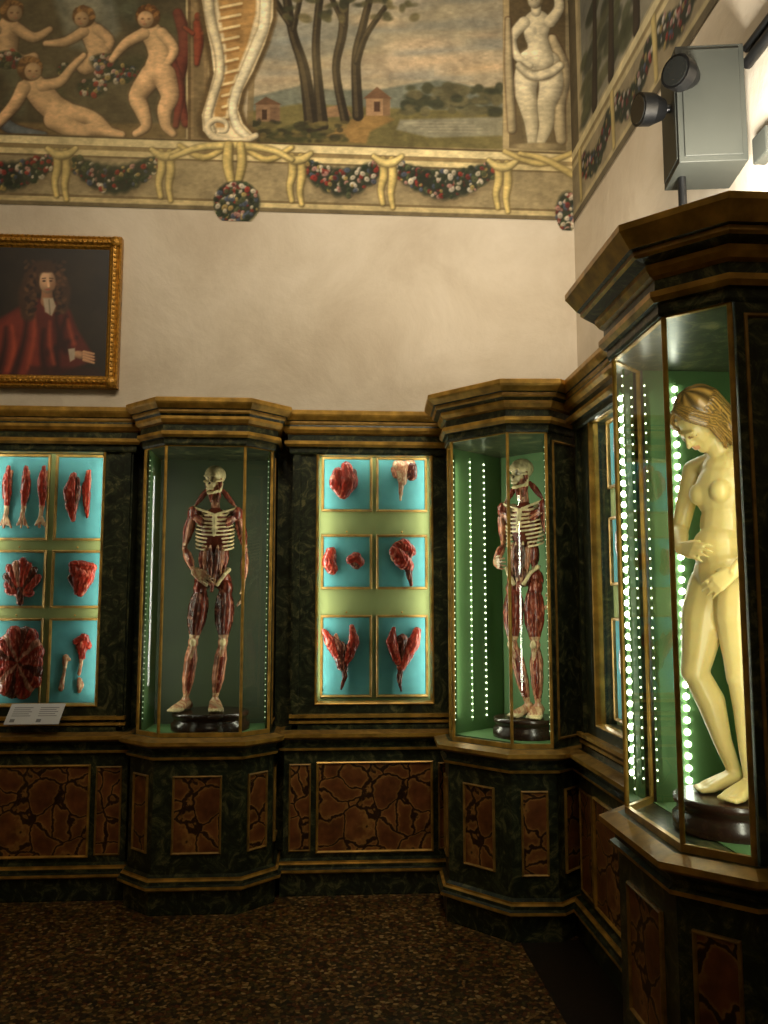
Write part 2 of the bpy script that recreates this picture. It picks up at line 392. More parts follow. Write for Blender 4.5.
    c.poly([(250,142),(300,122),(330,130),(300,144)],(64,66,42),4,.9)
    for k in range(80):
        r=random.Random(100+k); c.ell(r.uniform(406,500),r.uniform(86,114),r.uniform(3,9),r.uniform(2.5,6),0,r.choice([(66,68,50),(86,84,62),(54,58,44),(100,96,72)]),2.2,.85)
    c.poly([(256,104),(266,98),(280,104),(280,122),(256,122)],(136,110,88),1.3); c.poly([(254,105),(266,97),(282,105)],(98,74,56),1.2); c.poly([(262,110),(267,110),(267,120),(262,120)],(66,48,36)); c.poly([(270,108),(280,108),(280,122),(270,122)],(108,86,68),1,.8)
    c.poly([(366,98),(378,88),(390,98),(390,116),(366,116)],(164,134,106),1.3); c.poly([(363,99),(377,87),(392,99)],(112,84,64),1.2); c.poly([(374,102),(380,102),(380,112),(374,112)],(76,54,42)); c.poly([(383,99),(390,99),(390,116),(383,116)],(118,94,72),1,.8)
    c.poly([(326,108),(344,104),(352,116),(326,118)],(138,112,86),1.5)
    for pts,rs in [([(283,-30),(292,30),(304,70),(312,126)],[4,4,5,7]),([(322,-20),(316,40),(318,80),(322,126)],[3,3.5,4,6]),([(345,-20),(343,30),(336,70),(345,120)],[4,4,3.5,4]),([(372,-10),(362,30),(356,60),(358,116)],[3,3.5,4,5]),([(385,8),(366,36),(357,62)],[2,2.5,3]),([(274,0),(290,24)],[3,3]),([(330,-5),(345,26)],[2,2.4]),([(300,0),(294,30)],[2,2])]:
        c.chain(pts,[q+.6 for q in rs],(46,40,30),soft=1.6); c.chain([(x-1.5,y) for x,y in pts],[q*.4 for q in rs],(104,92,68),soft=1.6,al=.5)
    for k in range(320):
        r=random.Random(300+k); x=r.gauss(328,48); y=r.uniform(-170,20)
        c.ell(x,y,r.uniform(2.5,9),r.uniform(2,5),r.uniform(-.5,.5),r.choice([(60,62,44),(84,82,58),(104,98,70),(46,48,36),(72,72,50)]),2.4,.85)
    for k in range(90):
        r=random.Random(500+k); c.ell(r.uniform(252,345),r.uniform(122,143),r.uniform(2,7),r.uniform(1.5,3.5),0,r.choice([(64,66,42),(98,90,58),(48,48,34),(120,108,68)]),1.6,.7)
    c.poly([(262,-200),(268,-200),(252,140),(246,140)],(120,104,74),1.2,.7)
    # scroll cartouche
    outl=[(200,-200),(280,-200),(277,20),(270,44),(258,72),(247,92),(243,110),(248,124),(262,136),(248,148),(212,146),(199,135),(197,116),(203,96),(209,74),(206,50),(200,20),(197,0)]
    c.poly(outl,(96,80,54),3.5)
    inn=[(204,-200),(276,-200),(273,18),(265,44),(253,72),(242,92),(238,110),(243,124),(256,138),(216,142),(203,131),(202,115),(208,96),(214,74),(211,50),(205,20),(202,0)]
    c.poly(inn,CREAM,1.5)
    c.poly([(222,-200),(260,-200),(256,14),(248,44),(236,74),(228,98),(226,116),(230,128),(216,128),(214,112),(220,92),(227,72),(226,48),(221,20),(218,0)],(178,142,92),2.5)
    for k in range(16):
        t=k/15.; y=-46+t*166; xc=239-12*t-4*math.sin(t*4); w=12-5*t
        c.cap((xc-w,y+1),(xc+w,y-3),1.6,1.6,(136,102,62),soft=1.6,al=.7); c.cap((xc-w,y-1.5),(xc+w,y-5.5),1.3,1.3,(232,216,176),soft=1.2,al=.9)
    c.form([([(267,-60),(265,18),(258,42),(246,70),(236,94),(233,112),(238,128),(250,139)],[5,5,5,4.6,4.3,4,4,3])],(234,226,202),(140,120,88),sh=.35)
    c.form([([(211,-60),(209,0),(212,24),(219,52),(220,74),(213,98),(208,118),(212,132)],[5,5,4.6,4,4,4,4,4])],(226,214,186),(120,100,70),sh=.45)
    c.tube([(256,136),(244,141),(226,141),(212,136),(208,126),(216,120),(226,123),(226,131),(219,132)],[3,3.6,4,3.8,3.4,3,2.6,2.2,1.6],(230,218,190),soft=1.3,sh=.5)
    # niche with painted stone figure
    c.poly([(503,-200),(574,-200),(574,152),(503,148)],(96,84,62),1.5); c.poly([(503,-200),(509,-200),(509,150),(503,150)],(180,164,130)); c.poly([(564,-200),(580,-200),(580,156),(566,154)],(140,130,106))
    SV=(222,214,192)
    c.form([([(552,40),(562,72),(558,106),(561,140)],[5,8,7,5])],(184,172,146))
    c.form([([(548,64),(551,86),(546,106),(546,126),(540,143)],[12,12,9,7,4.5]),([(531,62),(525,86),(528,106),(531,122),(532,143)],[13,12,9,7,4.5]),([(537,24),(536,34),(538,44),(540,60)],[13.5,12,10.5,14]),
        ([(524,23),(513,36),(512,46),(518,58),(530,66)],[6,5.2,5,4,3.2]),([(550,22),(559,8),(556,-12)],[6,5,4]),([(536,12),(536,4)],[5,5])],SV,(84,74,56),sh=.42)
    c.ell(535,0,8,9,0,(176,160,128),1.5,1,sh=.4); c.ell(534,1,6,7.5,0,SV,1.2,1,sh=.4); c.ell(532,0,1.1,.7,0,(110,95,75),.8); c.ell(537,0,1.1,.7,0,(110,95,75),.8)
    c.form([([(519,66),(532,76),(548,74),(560,66)],[3.5,4.5,5,4])],(216,208,186),(120,108,84)); c.form([([(508,20),(509,70),(512,130)],[2.5,4,4])],(168,156,130))
    for q in (531,544): c.ell(q,31,5,4.5,0,(232,224,204),3,.5,sh=.4)
    c.ell(538,147,24,4,0,(170,156,124),2,1,sh=.3)
    def band(z0,z1,col,sft=.004,a=1.0):
        w=np.clip(np.minimum(zz-z0,z1-zz)/sft+.5,0,1)*a; i=np.nonzero(w>0)[0]; c.blend(i,w[i],col)
    zt=pixel_to_wall(300,150,WY)[1]; zb=pixel_to_wall(300,213,WY)[1]
    band(zb-.5,zt,(154,142,114))
    band(zt-.02,zt+.035,(224,212,172)); band(zt-.055,zt-.02,(142,126,92)); band(zt-.09,zt-.05,(212,198,156)); band(zt+.03,zt+.045,(90,78,56)); band(zt-.1,zt-.088,(110,96,70))
    band(zb-.02,zb+.028,(112,102,80)); band(zb+.028,zb+.06,(196,182,142)); band(zb+.06,zb+.075,(120,106,78))
    i=np.nonzero(zz<zb-.004)[0]; c.C[i]=np.array([.80,.76,.66])
    def garland(u0,u1,v,k):
        n=int((u1-u0)/9)
        for j in range(n+1):
            t=j/n; x=u0+(u1-u0)*t; y=v+16*math.sin(math.pi*t)
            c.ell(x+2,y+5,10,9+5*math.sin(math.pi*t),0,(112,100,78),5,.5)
        for j in range(n+1):
            t=j/n; x=u0+(u1-u0)*t; y=v+14*math.sin(math.pi*t)
            flowers(c,x,y,9,9+6*math.sin(math.pi*t),18,k*50+j)
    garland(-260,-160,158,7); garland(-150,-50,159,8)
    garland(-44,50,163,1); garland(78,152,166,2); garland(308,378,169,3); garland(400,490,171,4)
    YL=(200,182,122); YE=(120,104,70)
    for x,y in [(-155,150),(62,152),(166,153),(297,157),(388,160),(503,164)]:
        c.form([([(x-5,y),(x-4,y+16),(x-7,y+30),(x-5,y+44)],[3.4,4.2,3.2,2.6]),([(x+4,y),(x+5,y+18),(x+3,y+34),(x+5,y+48)],[3.4,4.2,3.2,2.4])],YL,YE)
        c.form([([(x-14,y-3),(x-5,y+3),(x+5,y+3),(x+14,y-3)],[2.4,4,4,2.4])],(212,196,138),YE)
    for a,b,v in [(180,228,146),(244,292,148),(505,575,152)]:
        c.form([([(a,v),((a+b)/2,v+12),(b,v)],[2.4,3.2,2.4])],YL,YE)
    c.form([([(172,158),(200,148),(236,146),(270,150),(292,160)],[2.6,3.2,4,3.2,2.6])],(208,192,134),YE)
    c.form([([(229,146),(228,164),(232,184)],[4.4,5,3.6]),([(241,146),(242,164),(238,184)],[4,4.6,3.4])],YL,YE); c.form([([(520,154),(545,160),(574,176)],[2.2,3,3.6])],YL,YE)
    flowers(c,237,203,23,22,170,60); flowers(c,567,212,11,20,70,61)
    n2=vnoise(c.U,c.V,14,9,4); c.C*=(0.84+.26*n2)[:,None]
    n4=vnoise(c.U,c.V*2.2,5,29,3); c.C*=(0.88+.24*n4)[:,None]
    n3=vnoise(c.U,c.V,90,12,3); g=np.array([.56,.52,.40]); k=np.clip(n3-.4,0,.3)[:,None]*.9; c.C=c.C*(1-k)+g*k
    c.C*=np.array([1.06,1.03,.95])
    pos=np.stack([XX.ravel(),np.full(XX.size,WY-.004),ZZ.ravel()],-1)
    o=grid_obj('fresco_frieze',len(X),len(Z),pos,c.C,M['fresco'])
    me=o.data; bm=bmesh.new(); bm.from_mesh(me)
    pend=((np.hypot((c.U-237)/24.5,(c.V-203)/23.5)<1)|(np.hypot((c.U-567)/12,(c.V-212)/21)<1))
    bad=(zz<zb-.004)&~pend
    bm.verts.ensure_lookup_table()
    bmesh.ops.delete(bm,geom=[bm.verts[j] for j in np.nonzero(bad)[0]],context='VERTS')
    bm.to_mesh(me); bm.free()
    return zt,zb
ZT,ZB=paint_back()

def paint_right():
    st=.009; S=np.arange(0,4.4,st); Z=np.arange(ZB-.02,CEIL,st)
    SS,ZZ=np.meshgrid(S,Z); k=150.
    c=Canvas(SS*k,(CEIL-ZZ)*k,(176,166,136)); zz=ZZ.ravel()
    H=(CEIL-ZT)*k
    def rect(s0,s1,t0,t1,col,**kw): c.poly([(s0*k,t0),(s1*k,t0),(s1*k,t1),(s0*k,t1)],col,**kw)
    rect(.0,.16,0,H,(110,100,78)); rect(.16,.22,0,H,(196,182,146))
    rect(.26,1.5,0,H-8,(96,104,108),col2=(150,146,128)); 
    for q in range(60):
        r=random.Random(q+900); c.ell(r.uniform(.3,1.4)*k,r.uniform(H*.55,H-14),r.uniform(8,20),r.uniform(5,10),0,r.choice([(74,78,54),(92,92,66),(60,64,50)]),4,.8)
    for x in (.5,.8,1.2): c.chain([(x*k,0),(x*k+6,H*.5),(x*k-2,H-12)],[5,5,8],(60,50,38),soft=2,sh=.3)
    rect(1.5,1.58,0,H,(190,176,140)); rect(1.58,2.0,0,H,(108,96,72)); c.form([([(1.79*k,40),(1.79*k,120),(1.77*k,H-10)],[16,20,12])],(208,200,178))
    rect(2.0,2.08,0,H,(190,176,140)); rect(2.12,4.3,0,H-8,(112,116,112),col2=(130,124,92))
    for q in range(60):
        r=random.Random(q+1900); c.ell(r.uniform(2.2,4.2)*k,r.uniform(H*.3,H-14),r.uniform(10,30),r.uniform(6,14),0,r.choice([(84,88,64),(120,110,86),(66,66,50),(180,150,120)]),6,.7)
    def band(z0,z1,col,sft=.006):
        w=np.clip(np.minimum(zz-z0,z1-zz)/sft+.5,0,1); i=np.nonzero(w>0)[0]; c.blend(i,w[i],col)
    band(ZB-.1,ZT,(158,146,118)); band(ZT-.02,ZT+.035,(218,206,164)); band(ZT-.055,ZT-.02,(150,134,98)); band(ZT-.09,ZT-.05,(206,192,150))
    band(ZB-.03,ZB+.028,(112,102,80)); band(ZB+.028,ZB+.06,(190,176,136))
    y=(CEIL-(ZT+ZB)/2)*k
    for a in np.arange(.25,4.2,.62):
        for j in range(7):
            t=j/6.; flowers(c,(a+.46*t)*k,y-6+14*math.sin(math.pi*t),10,12,14,int(a*100)+j)
        c.chain([((a-.08)*k,y-24),((a-.07)*k,y+22)],[5,4],(200,182,122),soft=1.5,sh=.4)
    n2=vnoise(c.U,c.V,20,19,4); c.C*=(0.82+.26*n2)[:,None]
    pos=np.stack([np.full(SS.size,WX-.004),WY-.004-SS.ravel(),ZZ.ravel()],-1)
    grid_obj('fresco_frieze',len(S),len(Z),pos,c.C,M['fresco'])
paint_right()

# ---------------------------------------------------------------- portrait
def portrait():
    x1,z1=pixel_to_wall(122,237,WY-.05); _,z0=pixel_to_wall(120,388,WY-.05); x0=x1-1.05
    e=empty('framed_portrait_painting',((x0+x1)/2,WY,(z0+z1)/2))
    hw=(x1-x0)/2; hh=(z1-z0)/2
    w=.075; st=.0045
    X=np.arange(-hw+w-.01,hw-w+.01,st); Z=np.arange(-hh+w-.01,hh-w+.01,st); XX,ZZ=np.meshgrid(X,Z)
    U,V=wall_to_pixel(XX+(x0+x1)/2,ZZ+(z0+z1)/2,WY-.03)
    c=Canvas(U,V,(36,28,17)); n=vnoise(c.U,c.V,30,3,3); c.C*=(.6+.8*n)[:,None]
    c.poly([(-60,340),(-10,324),(16,308),(34,298),(56,300),(70,310),(78,330),(88,346),(96,360),(70,370),(40,385),(-60,390)],(92,32,21),4)
    c.poly([(-20,345),(8,316),(28,304),(38,330),(46,380),(-40,388)],(132,48,30),6,.75)
    for a,b,d in [((28,306),(24,340),(14,374)),((66,316),(58,344),(56,370)),((6,328),(4,350),(-4,380)),((76,338),(64,344),(50,352)),((44,330),(42,350),(46,380)),((56,312),(58,330),(66,350))]: c.tube([a,b,d],[1.5,2.6,4],(42,13,9),soft=5,al=.85)
    for a,b,d in [((34,310),(34,336),(28,368)),((68,320),(70,330),(74,344)),((12,326),(14,348),(8,370)),((50,322),(50,344),(54,364))]: c.tube([a,b,d],[1,2,2],(186,84,52),soft=4,al=.65)
    HR=(66,42,24)
    c.ell(44,277,19,17,0,HR,4); c.chain([(31,278),(27,294),(28,314)],[7,9,7],HR,soft=4); c.chain([(58,276),(64,290),(62,308)],[6,7,6],HR,soft=4)
    for k in range(110):
        r=random.Random(k); s_=r.choice([-1,1]); x=45+s_*r.uniform(9,20); y=r.uniform(260,314); c.ell(x,y,2.6,1.6,r.random()*3,r.choice([(104,70,42),(36,22,13),(78,50,30)]),1.4,.7)
    c.chain([(47,293),(47,301)],[5.5,6.5],(168,118,82),soft=1.5,sh=.3)
    c.ell(47.5,282,8.2,11.5,.03,(228,178,134),1.6,1,sh=.5); c.ell(45,276,5,4,0,(242,200,156),3,.5)
    c.ell(47,269.5,8,3.2,0,HR,2,.9)
    c.ell(44,281,1.6,.9,0,(46,30,22),.8); c.ell(51,281,1.6,.9,0,(46,30,22),.8); c.cap((42.3,278.4),(45.5,278.2),.5,.5,(90,58,38),soft=.8); c.cap((49.6,278.2),(52.8,278.6),.5,.5,(90,58,38),soft=.8)
    c.chain([(47.8,280),(48.6,286)],[.8,1.4],(244,196,150),soft=1); c.ell(47.8,289.5,2.6,.8,0,(170,86,68),.8); c.ell(53,285,3,5,0,(166,114,80),2,.5)
    c.poly([(43,298),(53,298),(56,306),(52,316),(45,312)],(190,176,150),1.8,.9); c.cap((49,300),(50,314),.6,.8,(130,118,96),soft=1)
    c.ell(80,355,7,4,.3,(206,156,114),1.5,1,sh=.5)
    for j in range(4): c.chain([(84,352+j*2.6),(94,354+j*3)],[1.7,1.1],(206,156,114),soft=1,sh=.4)
    c.poly([(68,349),(75,348),(75,359),(70,362)],(190,178,152),1.5,.9)
    c.poly([(30,366),(98,368),(110,390),(20,390)],(50,21,14),4,.7)
    pos=np.stack([XX.ravel(),np.full(XX.size,-.03),ZZ.ravel()],-1)
    grid_obj('canvas',len(X),len(Z),pos,c.C,M['oil'],e)
    b=MB(); T=lambda x,h,z:(x,-h,z)
    b.frame(T,-hw,hw,-hh,hh,[(0,0.002),(0,.05),(.008,.058),(.018,.05),(.028,.062),(.045,.066),(.056,.05),(.066,.046),(.07,.04),(.078,.03)],M['goldframe'])
    for sgn in(-1,1):
        n=int(2*hw/.03)
        for i in range(n):
            x=-hw+.015+i*(2*hw-.03)/(n-1); b.ball((x,-.062,sgn*(hh-.035)),.011,M['goldframe'],6,4,(1.1,.8,1)); b.ball((x,-.05,sgn*(hh-.006)),.008,M['goldframe'],6,4)
        n=int(2*hh/.03)
        for i in range(n):
            z=-hh+.015+i*(2*hh-.03)/(n-1); b.ball((sgn*(hw-.035),-.062,z),.011,M['goldframe'],6,4,(1,.8,1.1)); b.ball((sgn*(hw-.006),-.05,z),.008,M['goldframe'],6,4)
    for sx in(-1,1):
        for sz in(-1,1): b.ball((sx*(hw-.035),-.06,sz*(hh-.035)),.035,M['goldframe'],10,6,(1,.5,1))
    b.obj('gilt_frame',e)
portrait()

# ---------------------------------------------------------------- cabinets
def Tface(A,B,off=0):
    A=Vector(A);B=Vector(B);e=(B-A).normalized();n=Vector((e.y,-e.x))
    def T(s,h,z):
        q=A+e*s+n*(off+h); return (q.x,q.y,z)
    return T,(B-A).length
def offset_path(path,o):
    n=len(path);P=[Vector(p) for p in path];nr=[]
    for i in range(n-1):
        d=(P[i+1]-P[i]).normalized(); nr.append(Vector((d.y,-d.x)))
    out=[]
    for i in range(n):
        if i==0:m=nr[0]
        elif i==n-1:m=nr[-1]
        else:
            b=(nr[i-1]+nr[i]).normalized(); m=b/b.dot(nr[i])
        out.append(tuple(P[i]+m*o))
    return out
G,K,R=M['gold'],M['marble'],M['red']; G2=M['goldthin']
def base_and_top(mb,path,ov,z_led0,z_led1,zc=0.0):
    mb.sweep(path,[(.045,0),(.045,.12),(.062,.124),(.078,.134),(.078,.148),(.064,.156),(.064,.172),(.05,.178),(.05,.188),(.03,.20)],[K,G,G,G,K,K,G,G,K])
    mb.sweep(path,[(.03,.20),(.03,z_led0)],K,cap0=False,cap1=False)
    mb.sweep(path,[(.03,z_led0),(.052,z_led0+.006),(.056,z_led0+.020),(.040,z_led0+.030),(.040,z_led0+.046),(.06,z_led0+.066),(.082,z_led0+.076),(.088,z_led0+.082),(.088,z_led0+.100),(.03,z_led1),(0.0,z_led1)],[G,G,K,K,K,G2,G,G,G2,K],cap0=False)
    mb.sweep(path,[(-.02,2.475),(.015,2.475),(.02,2.485),(.02,2.512),(.034,2.516),(.048,2.530),(.048,2.548),(.03,2.554),(.03,2.588),(.045,2.596),(.058,2.614),(.058,2.63),
        (ov*.62,2.642),(ov*.68,2.650),(ov*.68,2.664),(ov*.76,2.668),(ov*.95,2.690+zc),(ov*1.0,2.700+zc),(ov*1.0,2.720+zc),(ov*.9,2.726+zc),(0,2.730+zc)],
        [K,K,K,K,G,G,G2,K,G2,G,G,K,G,G2,K,G,G,G,G,K])
def face_panel(mb,A,B,off,ms,z0,z1,mat=None):
    T,Ln=Tface(A,B,off)
    if Ln-2*ms<.03: return
    mb.frame(T,ms,Ln-ms,z0,z1,[(0,0),(.0,.010),(.005,.014),(.010,.010),(.012,.002)],G2)
    q=.011
    mb.add([T(ms+q,.004,z0+q),T(Ln-ms-q,.004,z0+q),T(Ln-ms-q,.004,z1-q),T(ms+q,.004,z1-q)],[(0,1,2,3)],mat or R)
def area(name,parent,loc,rot,sx,sy,power,col):
    l=bpy.data.lights.new(name,'AREA'); l.shape='RECTANGLE'; l.size=sx; l.size_y=sy; l.energy=power; l.color=col
    o=bpy.data.objects.new(name,l); SC.collection.objects.link(o); o.parent=parent; o.location=loc; o.rotation_euler=rot; return o
LEDC=(1,.97,.76)
def led_strip(parent,x,y,z0,z1,r,sp,mat,name='led_light_strip'):
    b=MB(); b.box(x-.005,x+.005,y-.003,y+.003,z0,z1,M['inner'])
    z=z0+.02
    while z<z1-.01:
        b.ball((x,y-.004,z),r,mat,8,6); z+=sp
    return b.obj(name,parent)

def octa(org,rot,F,c,D,ov=.13,leds=(),power=6,inner=None,zc=0.0,sides=(1,1)):
    e=empty('glass_display_cabinet',(org[0],org[1],0),rot)
    inner=inner or M['inner']; gi=M['inner']
    h=F/2
    path=[(-h-c,D),(-h-c,c),(-h,0),(h,0),(h+c,c),(h+c,D)]
    zg0,zg1=.895,2.49
    mb=MB(); base_and_top(mb,path,ov,.78,zg0,zc)
    bp=offset_path(path,.03)
    face_panel(mb,bp[2],bp[3],0,.10,.30,.70); face_panel(mb,bp[1],bp[2],0,.045,.30,.70); face_panel(mb,bp[3],bp[4],0,.045,.30,.70)
    face_panel(mb,bp[0],bp[1],0,.06,.30,.70); face_panel(mb,bp[4],bp[5],0,.06,.30,.70)
    mb.obj('carcass',e)
    mb=MB()
    for s in(-1,1):
        xo=s*(h+c+.012); xi=s*(h+c-.015)
        mb.box(min(xo,xi),max(xo,xi),c+.012,D,zg0,zg1,K)
        mb.box(min(xi,xi-s*.004),max(xi,xi-s*.004),c+.012,D-.02,zg0,zg1,gi)
        T,Ln=Tface((xo,c+.02),(xo,D)) if s>0 else Tface((xo,D),(xo,c+.02))
        if Ln>.1: mb.frame(T,.015,Ln-.015,zg0+.04,zg1-.05,[(0,0),(0,.006),(.008,.008),(.012,.001)],G2)
    mb.box(-h-c,h+c,D-.02,D-.01,zg0,zg1,inner)
    mb.box(-h-c+.01,h+c-.01,c,D-.02,zg0,zg0+.004,gi)
    mb.obj('side_and_back_panels',e)
    mb=MB(); r=.0085
    for (x,y) in path[1:5]:
        mb.cyl((x,y,zg0),(x,y,zg1),r,r,G,8)
    for i in range(1,4):
        A=Vector(path[i]);B=Vector(path[i+1])
        T,Ln=Tface(A,B)
        mb.box(0,Ln,-.008,.008,zg0,zg0+.022,G,T); mb.box(0,Ln,-.008,.008,zg1-.02,zg1,G,T)
    mb.obj('gilt_mullions',e)
    mb=MB()
    for i in range(1,4):
        A=Vector(path[i]);B=Vector(path[i+1]); T,Ln=Tface(A,B)
        mb.add([T(.006,0,zg0+.02),T(Ln-.006,0,zg0+.02),T(Ln-.006,0,zg1-.018),T(.006,0,zg1-.018)],[(0,1,2,3)],M['glass'])
    mb.obj('glass_panes',e)
    for (x,y,r_,sp,mt) in leds: led_strip(e,x,y,zg0+.06,zg1-.05,r_,sp,mt)
    area('cabinet_top_light',e,(0,c+.08,zg1-.01),(0,0,0),F,.12,power,LEDC)
    hz=(zg0+zg1)/2
    for s,k in((-1,sides[0]),(1,sides[1])):
        o=area('cabinet_side_light',e,(s*(h+c-.03),c+.02,hz),(0,0,0),.02,1.4,power*.7*k,LEDC)
        d=Vector((-s*.8,.6,0)); o.rotation_euler=d.to_track_quat('-Z','Y').to_euler()
    return e

def flat(org,rot,W,D,ox,cells,power=5,fill=(0,0)):
    e=empty('specimen_cabinet',(org[0],org[1],0),rot)
    h=W/2; path=[(-h,D),(-h,0),(h,0),(h,D)]
    mb=MB(); base_and_top(mb,path,.085,.78,.895)
    bp=offset_path(path,.03)
    T,Ln=Tface(bp[1],bp[2])
    x0,x1=ox; z0,z1=1.045,2.485
    s0=x0-bp[1][0]; s1=x1-bp[1][0]
    mb.frame(T,s0,s1,.225,.72,[(0,0),(0,.012),(.006,.016),(.012,.010),(.014,.002)],G)
    mb.add([T(s0+.012,.004,.236),T(s1-.012,.004,.236),T(s1-.012,.004,.709),T(s0+.012,.004,.709)],[(0,1,2,3)],R)
    for a,b in((.03,s0-.03),(s1+.03,Ln-.03)):
        if b-a>.05:
            mb.frame(T,a,b,.235,.71,[(0,0),(0,.008),(.006,.011),(.010,.002)],G2)
            mb.add([T(a+.008,.003,.245),T(b-.008,.003,.245),T(b-.008,.003,.70),T(a+.008,.003,.70)],[(0,1,2,3)],R)
    mb.obj('carcass',e)
    mb=MB()
    mb.box(-h,x0,0,D,.895,2.475,K); mb.box(x1,h,0,D,.895,2.475,K)
    if fill[0]: mb.box(-h-fill[0],-h,.14,D,.2,2.62,K)  # dark filler strip added so the gap does not show lit wall
    if fill[1]: mb.box(h,h+fill[1],.14,D,.2,2.62,K)
    mb.box(x0,x1,0,D,.895,z0,K)
    for a,b in((-h+.01,-h+.045),(h-.045,h-.01)): mb.box(a,b,-.02,0,.9,2.47,K)
    mb.box(-h-.005,h+.005,-.04,0,.962,.98,G); mb.box(-h-.005,h+.005,-.028,0,.93,.945,G); mb.box(-h,h,-.02,0,.895,.92,K)
    T2=lambda x,hh,z:(x,-hh,z)
    mb.frame(T2,x0-.014,x1+.014,z0-.014,z1+.005,[(0,0),(0,.010),(.005,.015),(.011,.012),(.017,-.006),(.017,-.03)],G)
    mb.obj('pilasters_and_door_frame',e)
    mb=MB(); yb=.085
    mb.box(x0,x1,yb,yb+.01,z0,z1,M['board'])
    Tb=lambda x,hh,z:(x,yb-hh,z)
    for (a,b,c0,c1) in cells:
        mb.add([Tb(a,.004,c0),Tb(b,.004,c0),Tb(b,.004,c1),Tb(a,.004,c1)],[(0,1,2,3)],M['cyan'])
        mb.frame(Tb,a-.012,b+.012,c0-.012,c1+.012,[(0,0),(0,.016),(.004,.02),(.013,.016),(.015,.004)],M['goldthin'])
        mb.ball(((a+b)/2,yb-.012,c1+.028),.006,M['goldframe'],6,4)
    mb.obj('mounted_panels',e)
    mb=MB(); mb.add([(x0,.012,z0),(x1,.012,z0),(x1,.012,z1),(x0,.012,z1)],[(0,1,2,3)],M['glass']); mb.obj('glass_pane',e)
    hz=(z0+z1)/2
    for s,x in((1,x0+.012),(-1,x1-.012)):
        o=area('cabinet_strip_light',e,(x,.022,hz),(0,0,0),.015,z1-z0-.06,power,(1,.98,.84)); d=Vector((s*.85,.5,0)); o.rotation_euler=d.to_track_quat('-Z','Y').to_euler()
    o=area('cabinet_strip_light',e,((x0+x1)/2,.022,z1-.012),(0,0,0),x1-x0-.06,.015,power*.5,(1,.98,.84)); o.rotation_euler=Vector((0,.5,-.85)).to_track_quat('-Z','Y').to_euler()
    return e,yb

YF=4.95
cellsA=[(a-.27,b-.27,c,d) for (a,b) in((-.035,.243),(.290,.572)) for (c,d) in((2.16,2.465),(1.70,2.0),(1.075,1.526))]
flatA,yb=flat((.27,YF),0,.97,.265,(-.333,.325),cellsA,2.0,(.095,0))
cB=-1.62
cellsB=[(a-cB,b-cB,c,d) for (a,b) in((-1.925,-1.64),(-1.585,-1.325)) for (c,d) in((1.98,2.46),(1.59,1.90),(1.035,1.51))]
flatB,_=flat((cB,YF),0,.97,.265,(-.325,.315),cellsB,1.25,(0,.078))
cellsC=[(a,b,c,d) for (a,b) in((-.30,-.02),(.02,.30)) for (c,d) in((2.16,2.465),(1.70,2.0),(1.075,1.526))]
flatC,_=flat((1.26,3.64),math.radians(-90),1.10,.31,(-.325,.325),cellsC,1.0)

c14=.14; LD,LM,LH=M['leddim'],M['led'],M['ledhot']
octL=octa((-.685,4.70),0,.433,c14,.51,ov=.11,power=3.1,inner=M['innerdark'],leds=[(-.335,c14+.02,.0026,.03,LD),(.335,c14+.02,.0026,.03,LD)])
rc=math.radians(-48); Fc=.37; hc_=Fc/2+c14-.022
ex=Vector((math.cos(rc),math.sin(rc)))
orgc=Vector((.905,4.23))-ex*(Fc/2)
octC=octa((orgc.x,orgc.y),rc,Fc,c14,.62,power=3.4,leds=[(-hc_,c14+.02,.0032,.034,LM),(-hc_,c14+.17,.0042,.036,LM),(-hc_,c14+.30,.0048,.036,LM),(hc_,c14+.02,.003,.034,LD)],sides=(1.8,.7))
octR=octa((1.02,2.70),math.radians(-90),.46,c14,.55,ov=.155,zc=.018,power=3.4,leds=[(-.348,c14+.02,.0034,.036,LM),(-.22,.03,.0034,.036,LM),(-.348,c14+.135,.0115,.042,LH),(.348,c14+.02,.004,.04,LD)],sides=(.5,1.5))

# ---------------------------------------------------------------- wax modelling
def capsule_mesh(p0,p1,r0,r1,seg=12):
    p0=Vector(p0);p1=Vector(p1);d=p1-p0; Ln=d.length
    d=d.normalized() if Ln>1e-6 else Vector((0,0,1))
    a=d.orthogonal().normalized();b=d.cross(a)
    rings=[(-r0,0)]+[(-r0*math.cos(t),r0*math.sin(t)) for t in(.4,.8,1.2)]+[(0,r0),(Ln,r1)]+[(Ln+r1*math.sin(t),r1*math.cos(t)) for t in(.4,.8,1.2)]+[(Ln+r1,0)]
    vs=[p0+d*rings[0][0]]
    for (l,r) in rings[1:-1]:
        for i in range(seg):
            t=2*math.pi*i/seg; vs.append(p0+d*l+(a*math.cos(t)+b*math.sin(t))*r)
    vs.append(p0+d*rings[-1][0]); nr=len(rings)-2; fs=[]
    for i in range(seg):
        fs.append((0,1+(i+1)%seg,1+i)); o=1+(nr-1)*seg; fs.append((len(vs)-1,o+i,o+(i+1)%seg))
    for j in range(nr-1):
        for i in range(seg):
            o=1+j*seg; fs.append((o+i,o+(i+1)%seg,o+seg+(i+1)%seg,o+seg+i))
    return vs,fs
